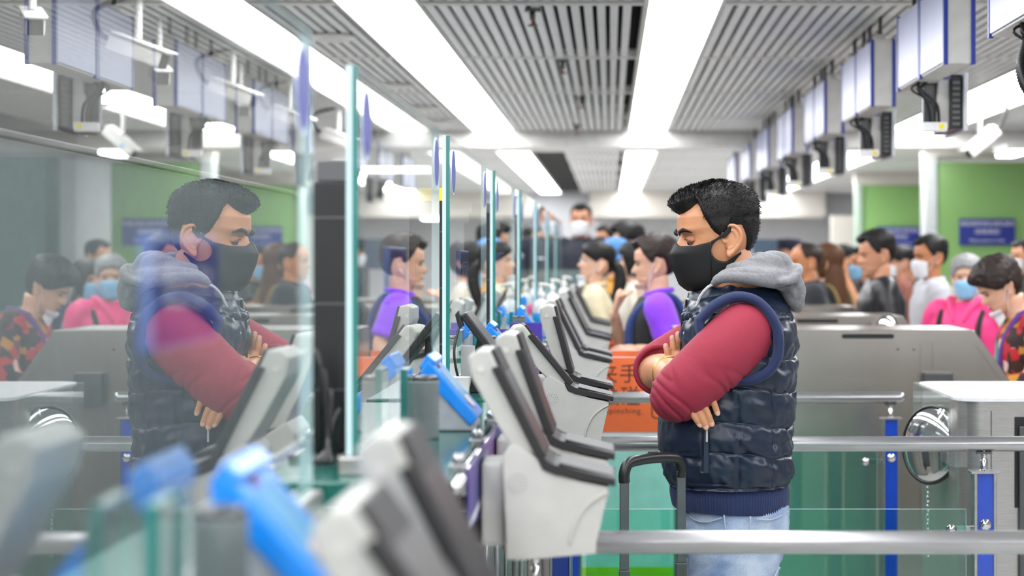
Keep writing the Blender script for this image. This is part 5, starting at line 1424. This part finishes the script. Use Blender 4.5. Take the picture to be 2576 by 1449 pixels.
def ex_pink(t, sc, hd):
    GR = fabric('grey_panel', (150, 150, 168))
    mk('inner_top', sc(voxel(torso(RX+.010, RY*.28, .9, 1.40), .012, 2)), fabric('pale_pink', (250, 170, 205)), t, True, world=False)
    for sg in (-1, 1):
        mk('side_panel', sc(voxel(ell((.075, sg*.085, 1.10), (.052, .05, .15)), .012, 2)), GR, t, True, world=False)
        for dx in (-.016, 0, .016):
            P = catmull([(dx, sg*.215, 1.425), (dx, sg*.265, 1.33), (dx-.02, sg*.292, 1.20), (dx-.03, sg*.294, 1.10)], 5)
            mk('sleeve_stripe', sc(tube(P, .004, 6)), GR, t, True, world=False)
        mk('collar_wing', sc(tube(catmull([(-.03, sg*.085, 1.47), (.03, sg*.085, 1.46), (.09, sg*.055, 1.41), (.125, sg*.03, 1.34)], 5), [.02, .024, .02, .01], 10)), PINK, t, True, world=False)
    straps(BLK, t, sc, .016); backpack(fabric('grey_pack', (70, 66, 80)), t, sc)
person('grey-haired woman in a hot pink jacket and blue mask facing the camera', at(2432, 9.86), 9.86, 1.505, 238, SK_L, HG, 'perm', PINK, 'long', (60, 60, 72), MB_, True, 1.12, hyaw=18, extra=ex_pink, hair_kw=dict(t_top=.022, t_side=.014, clump=.004))
# flowered blouse: procedural blotches
m = bpy.data.materials.new('flowered_silk'); m.use_nodes = True; nt = m.node_tree; b = nt.nodes['Principled BSDF']
tc = nt.nodes.new('ShaderNodeTexCoord'); vo = nt.nodes.new('ShaderNodeTexVoronoi'); vo.inputs['Scale'].default_value = 26
nt.links.new(tc.outputs['Object'], vo.inputs['Vector']); sp = nt.nodes.new('ShaderNodeSeparateColor'); nt.links.new(vo.outputs['Color'], sp.inputs[0])
rp = nt.nodes.new('ShaderNodeValToRGB'); rp.color_ramp.interpolation = 'CONSTANT'; e = rp.color_ramp.elements
e[0].color = lin((46, 20, 24)); e[1].position = .34; e[1].color = lin((186, 26, 40))
for pos, c in ((.62, (120, 30, 70)), (.74, (232, 200, 190)), (.84, (190, 130, 40)), (.92, (60, 40, 30))):
    q = e.new(pos); q.color = lin(c)
nt.links.new(sp.outputs[0], rp.inputs[0]); nt.links.new(rp.outputs[0], b.inputs['Base Color']); b.inputs['Roughness'].default_value = .7
FLOWER = m
def ex_scarf(t, sc, hd):
    P = catmull([(-.05, .07, 1.46), (.05, .085, 1.43), (.115, .05, 1.32), (.135, .03, 1.15), (.13, .03, 1.02)], 6)
    mk('scarf', sc(tube(P, [.02, .024, .024, .028, .032], 12, squash=((1, 0, 0), .5))), fabric('violet_scarf', (92, 40, 128)), t, True, world=False)
    P = catmull([(-.05, -.07, 1.46), (.05, -.085, 1.43), (.115, -.04, 1.32), (.14, -.0, 1.12)], 6)
    mk('scarf', sc(tube(P, [.018, .022, .022, .026], 12, squash=((1, 0, 0), .5))), fabric('teal_scarf', (60, 150, 130)), t, True, world=False)
person('woman in a red flowered blouse and scarf bowing her head at the right edge', at(2580, 8.2), 8.2, 1.50, 184, SK_L, HDB, 'perm', FLOWER, 'long', (36, 36, 44), MW_, False, 1.1, pitch=30, lean=1.0, hands=True, extra=ex_scarf,
       arms={'L': [(0, .185, 1.375), (.03, .24, 1.15), (.22, .14, 1.11), (1, -.3, .1), (0, .6, 1), .6], 'R': [(0, -.185, 1.375), (.04, -.24, 1.14), (.24, -.10, 1.17), (1, .3, .2), (0, -.6, 1), .6]})
person('dark-haired woman in a navy top and blue mask beside the flowered blouse', 2.08, 10.6, 1.48, 225, SK_L, HDB, 'bob', fabric('navy_knit', (30, 40, 74)), 'long', (36, 36, 44), MB_, True, 1.05)
# people far behind
def ex_ocap(t, sc, hd):
    N = fabric('cap_navy', (22, 28, 52))
    secs = [[(-.004+rx*math.cos(a), ry*math.sin(a), z) for a in np.linspace(0, 2*PI, 40, endpoint=False)] for rx, ry, z in ((.108, .088, .150), (.110, .09, .19), (.128, .108, .225), (.122, .102, .245), (.06, .05, .25))]
    mk('officer_cap', hd(loft(secs)), N, t, True, world=False)
    mk('cap_peak', hd(ell((.105, 0, .152), (.05, .07, .007))), M_blk, t, True, world=False)
person('officer in a navy cap and white mask far behind the hooded man', at(1984, 18.0), 18.0, 1.66, 200, SK_M, HB, 'male', OFFN, 'long', (24, 28, 44), MW_, True, extra=ex_ocap)
person('person in a mauve top with short black hair, middle of the far queue', at(2118, 14.6), 14.6, 1.46, 170, SK_L, HB, 'male', fabric('mauve', (170, 132, 158)), 'short', (40, 42, 50), None, True)
person('dark-haired person farther back above the mauve top', at(2126, 16.2), 16.2, 1.60, 190, SK_M, HB, 'male', fabric('brown_top', (96, 80, 74)), 'long', (40, 42, 50), None, True)
def ex_phone(t, sc, hd): mk('phone', sc(bbox(.27, .28, .06, .10, 1.56, 1.66, .002)), mat('red_phone_case', (170, 30, 34), .4), t, world=False)
person('person in a black T-shirt raising an arm before the green counter', at(2176, 13.55), 13.55, 1.57, 195, SK_D, HB, 'male', BLK, 'short', (40, 42, 50), MB_, True, 1.0, extra=ex_phone,
       arms={'L': [(0, .185, 1.375), (.13, .26, 1.26), (.20, .10, 1.50), (.1, -.2, 1), (0, 1, 0)]})
person('person in a pink hood and white mask behind the raised arm', at(2136, 17.2), 17.2, 1.50, 250, SK_L, hairmat('pink_hood', (240, 110, 175), .8), 'bob', fabric('pink_lilac', (226, 140, 180)), 'long', (60, 60, 72), MW_, True)
person('woman with a dark ponytail and rust top behind the leather jacket', at(2268, 14.05), 14.05, 1.575, 180, SK_M, HB, 'pony', fabric('rust', (140, 84, 72)), 'long', (40, 42, 50), MW_, True)
person('person in dark green by the exit recess on the right', 2.98, 14.3, 1.62, 200, SK_M, HB, 'male', fabric('forest', (40, 58, 48)), 'long', (40, 42, 50), MW_, True)
person('woman in dark clothes with tied hair behind the leather jacket, mostly hidden', at(2290, 14.75), 14.75, 1.54, 175, SK_M, HB, 'tied', fabric('plum_black', (40, 32, 40)), 'long', (40, 42, 50), None, True)
bpy.data.scenes.remove(TMPS)
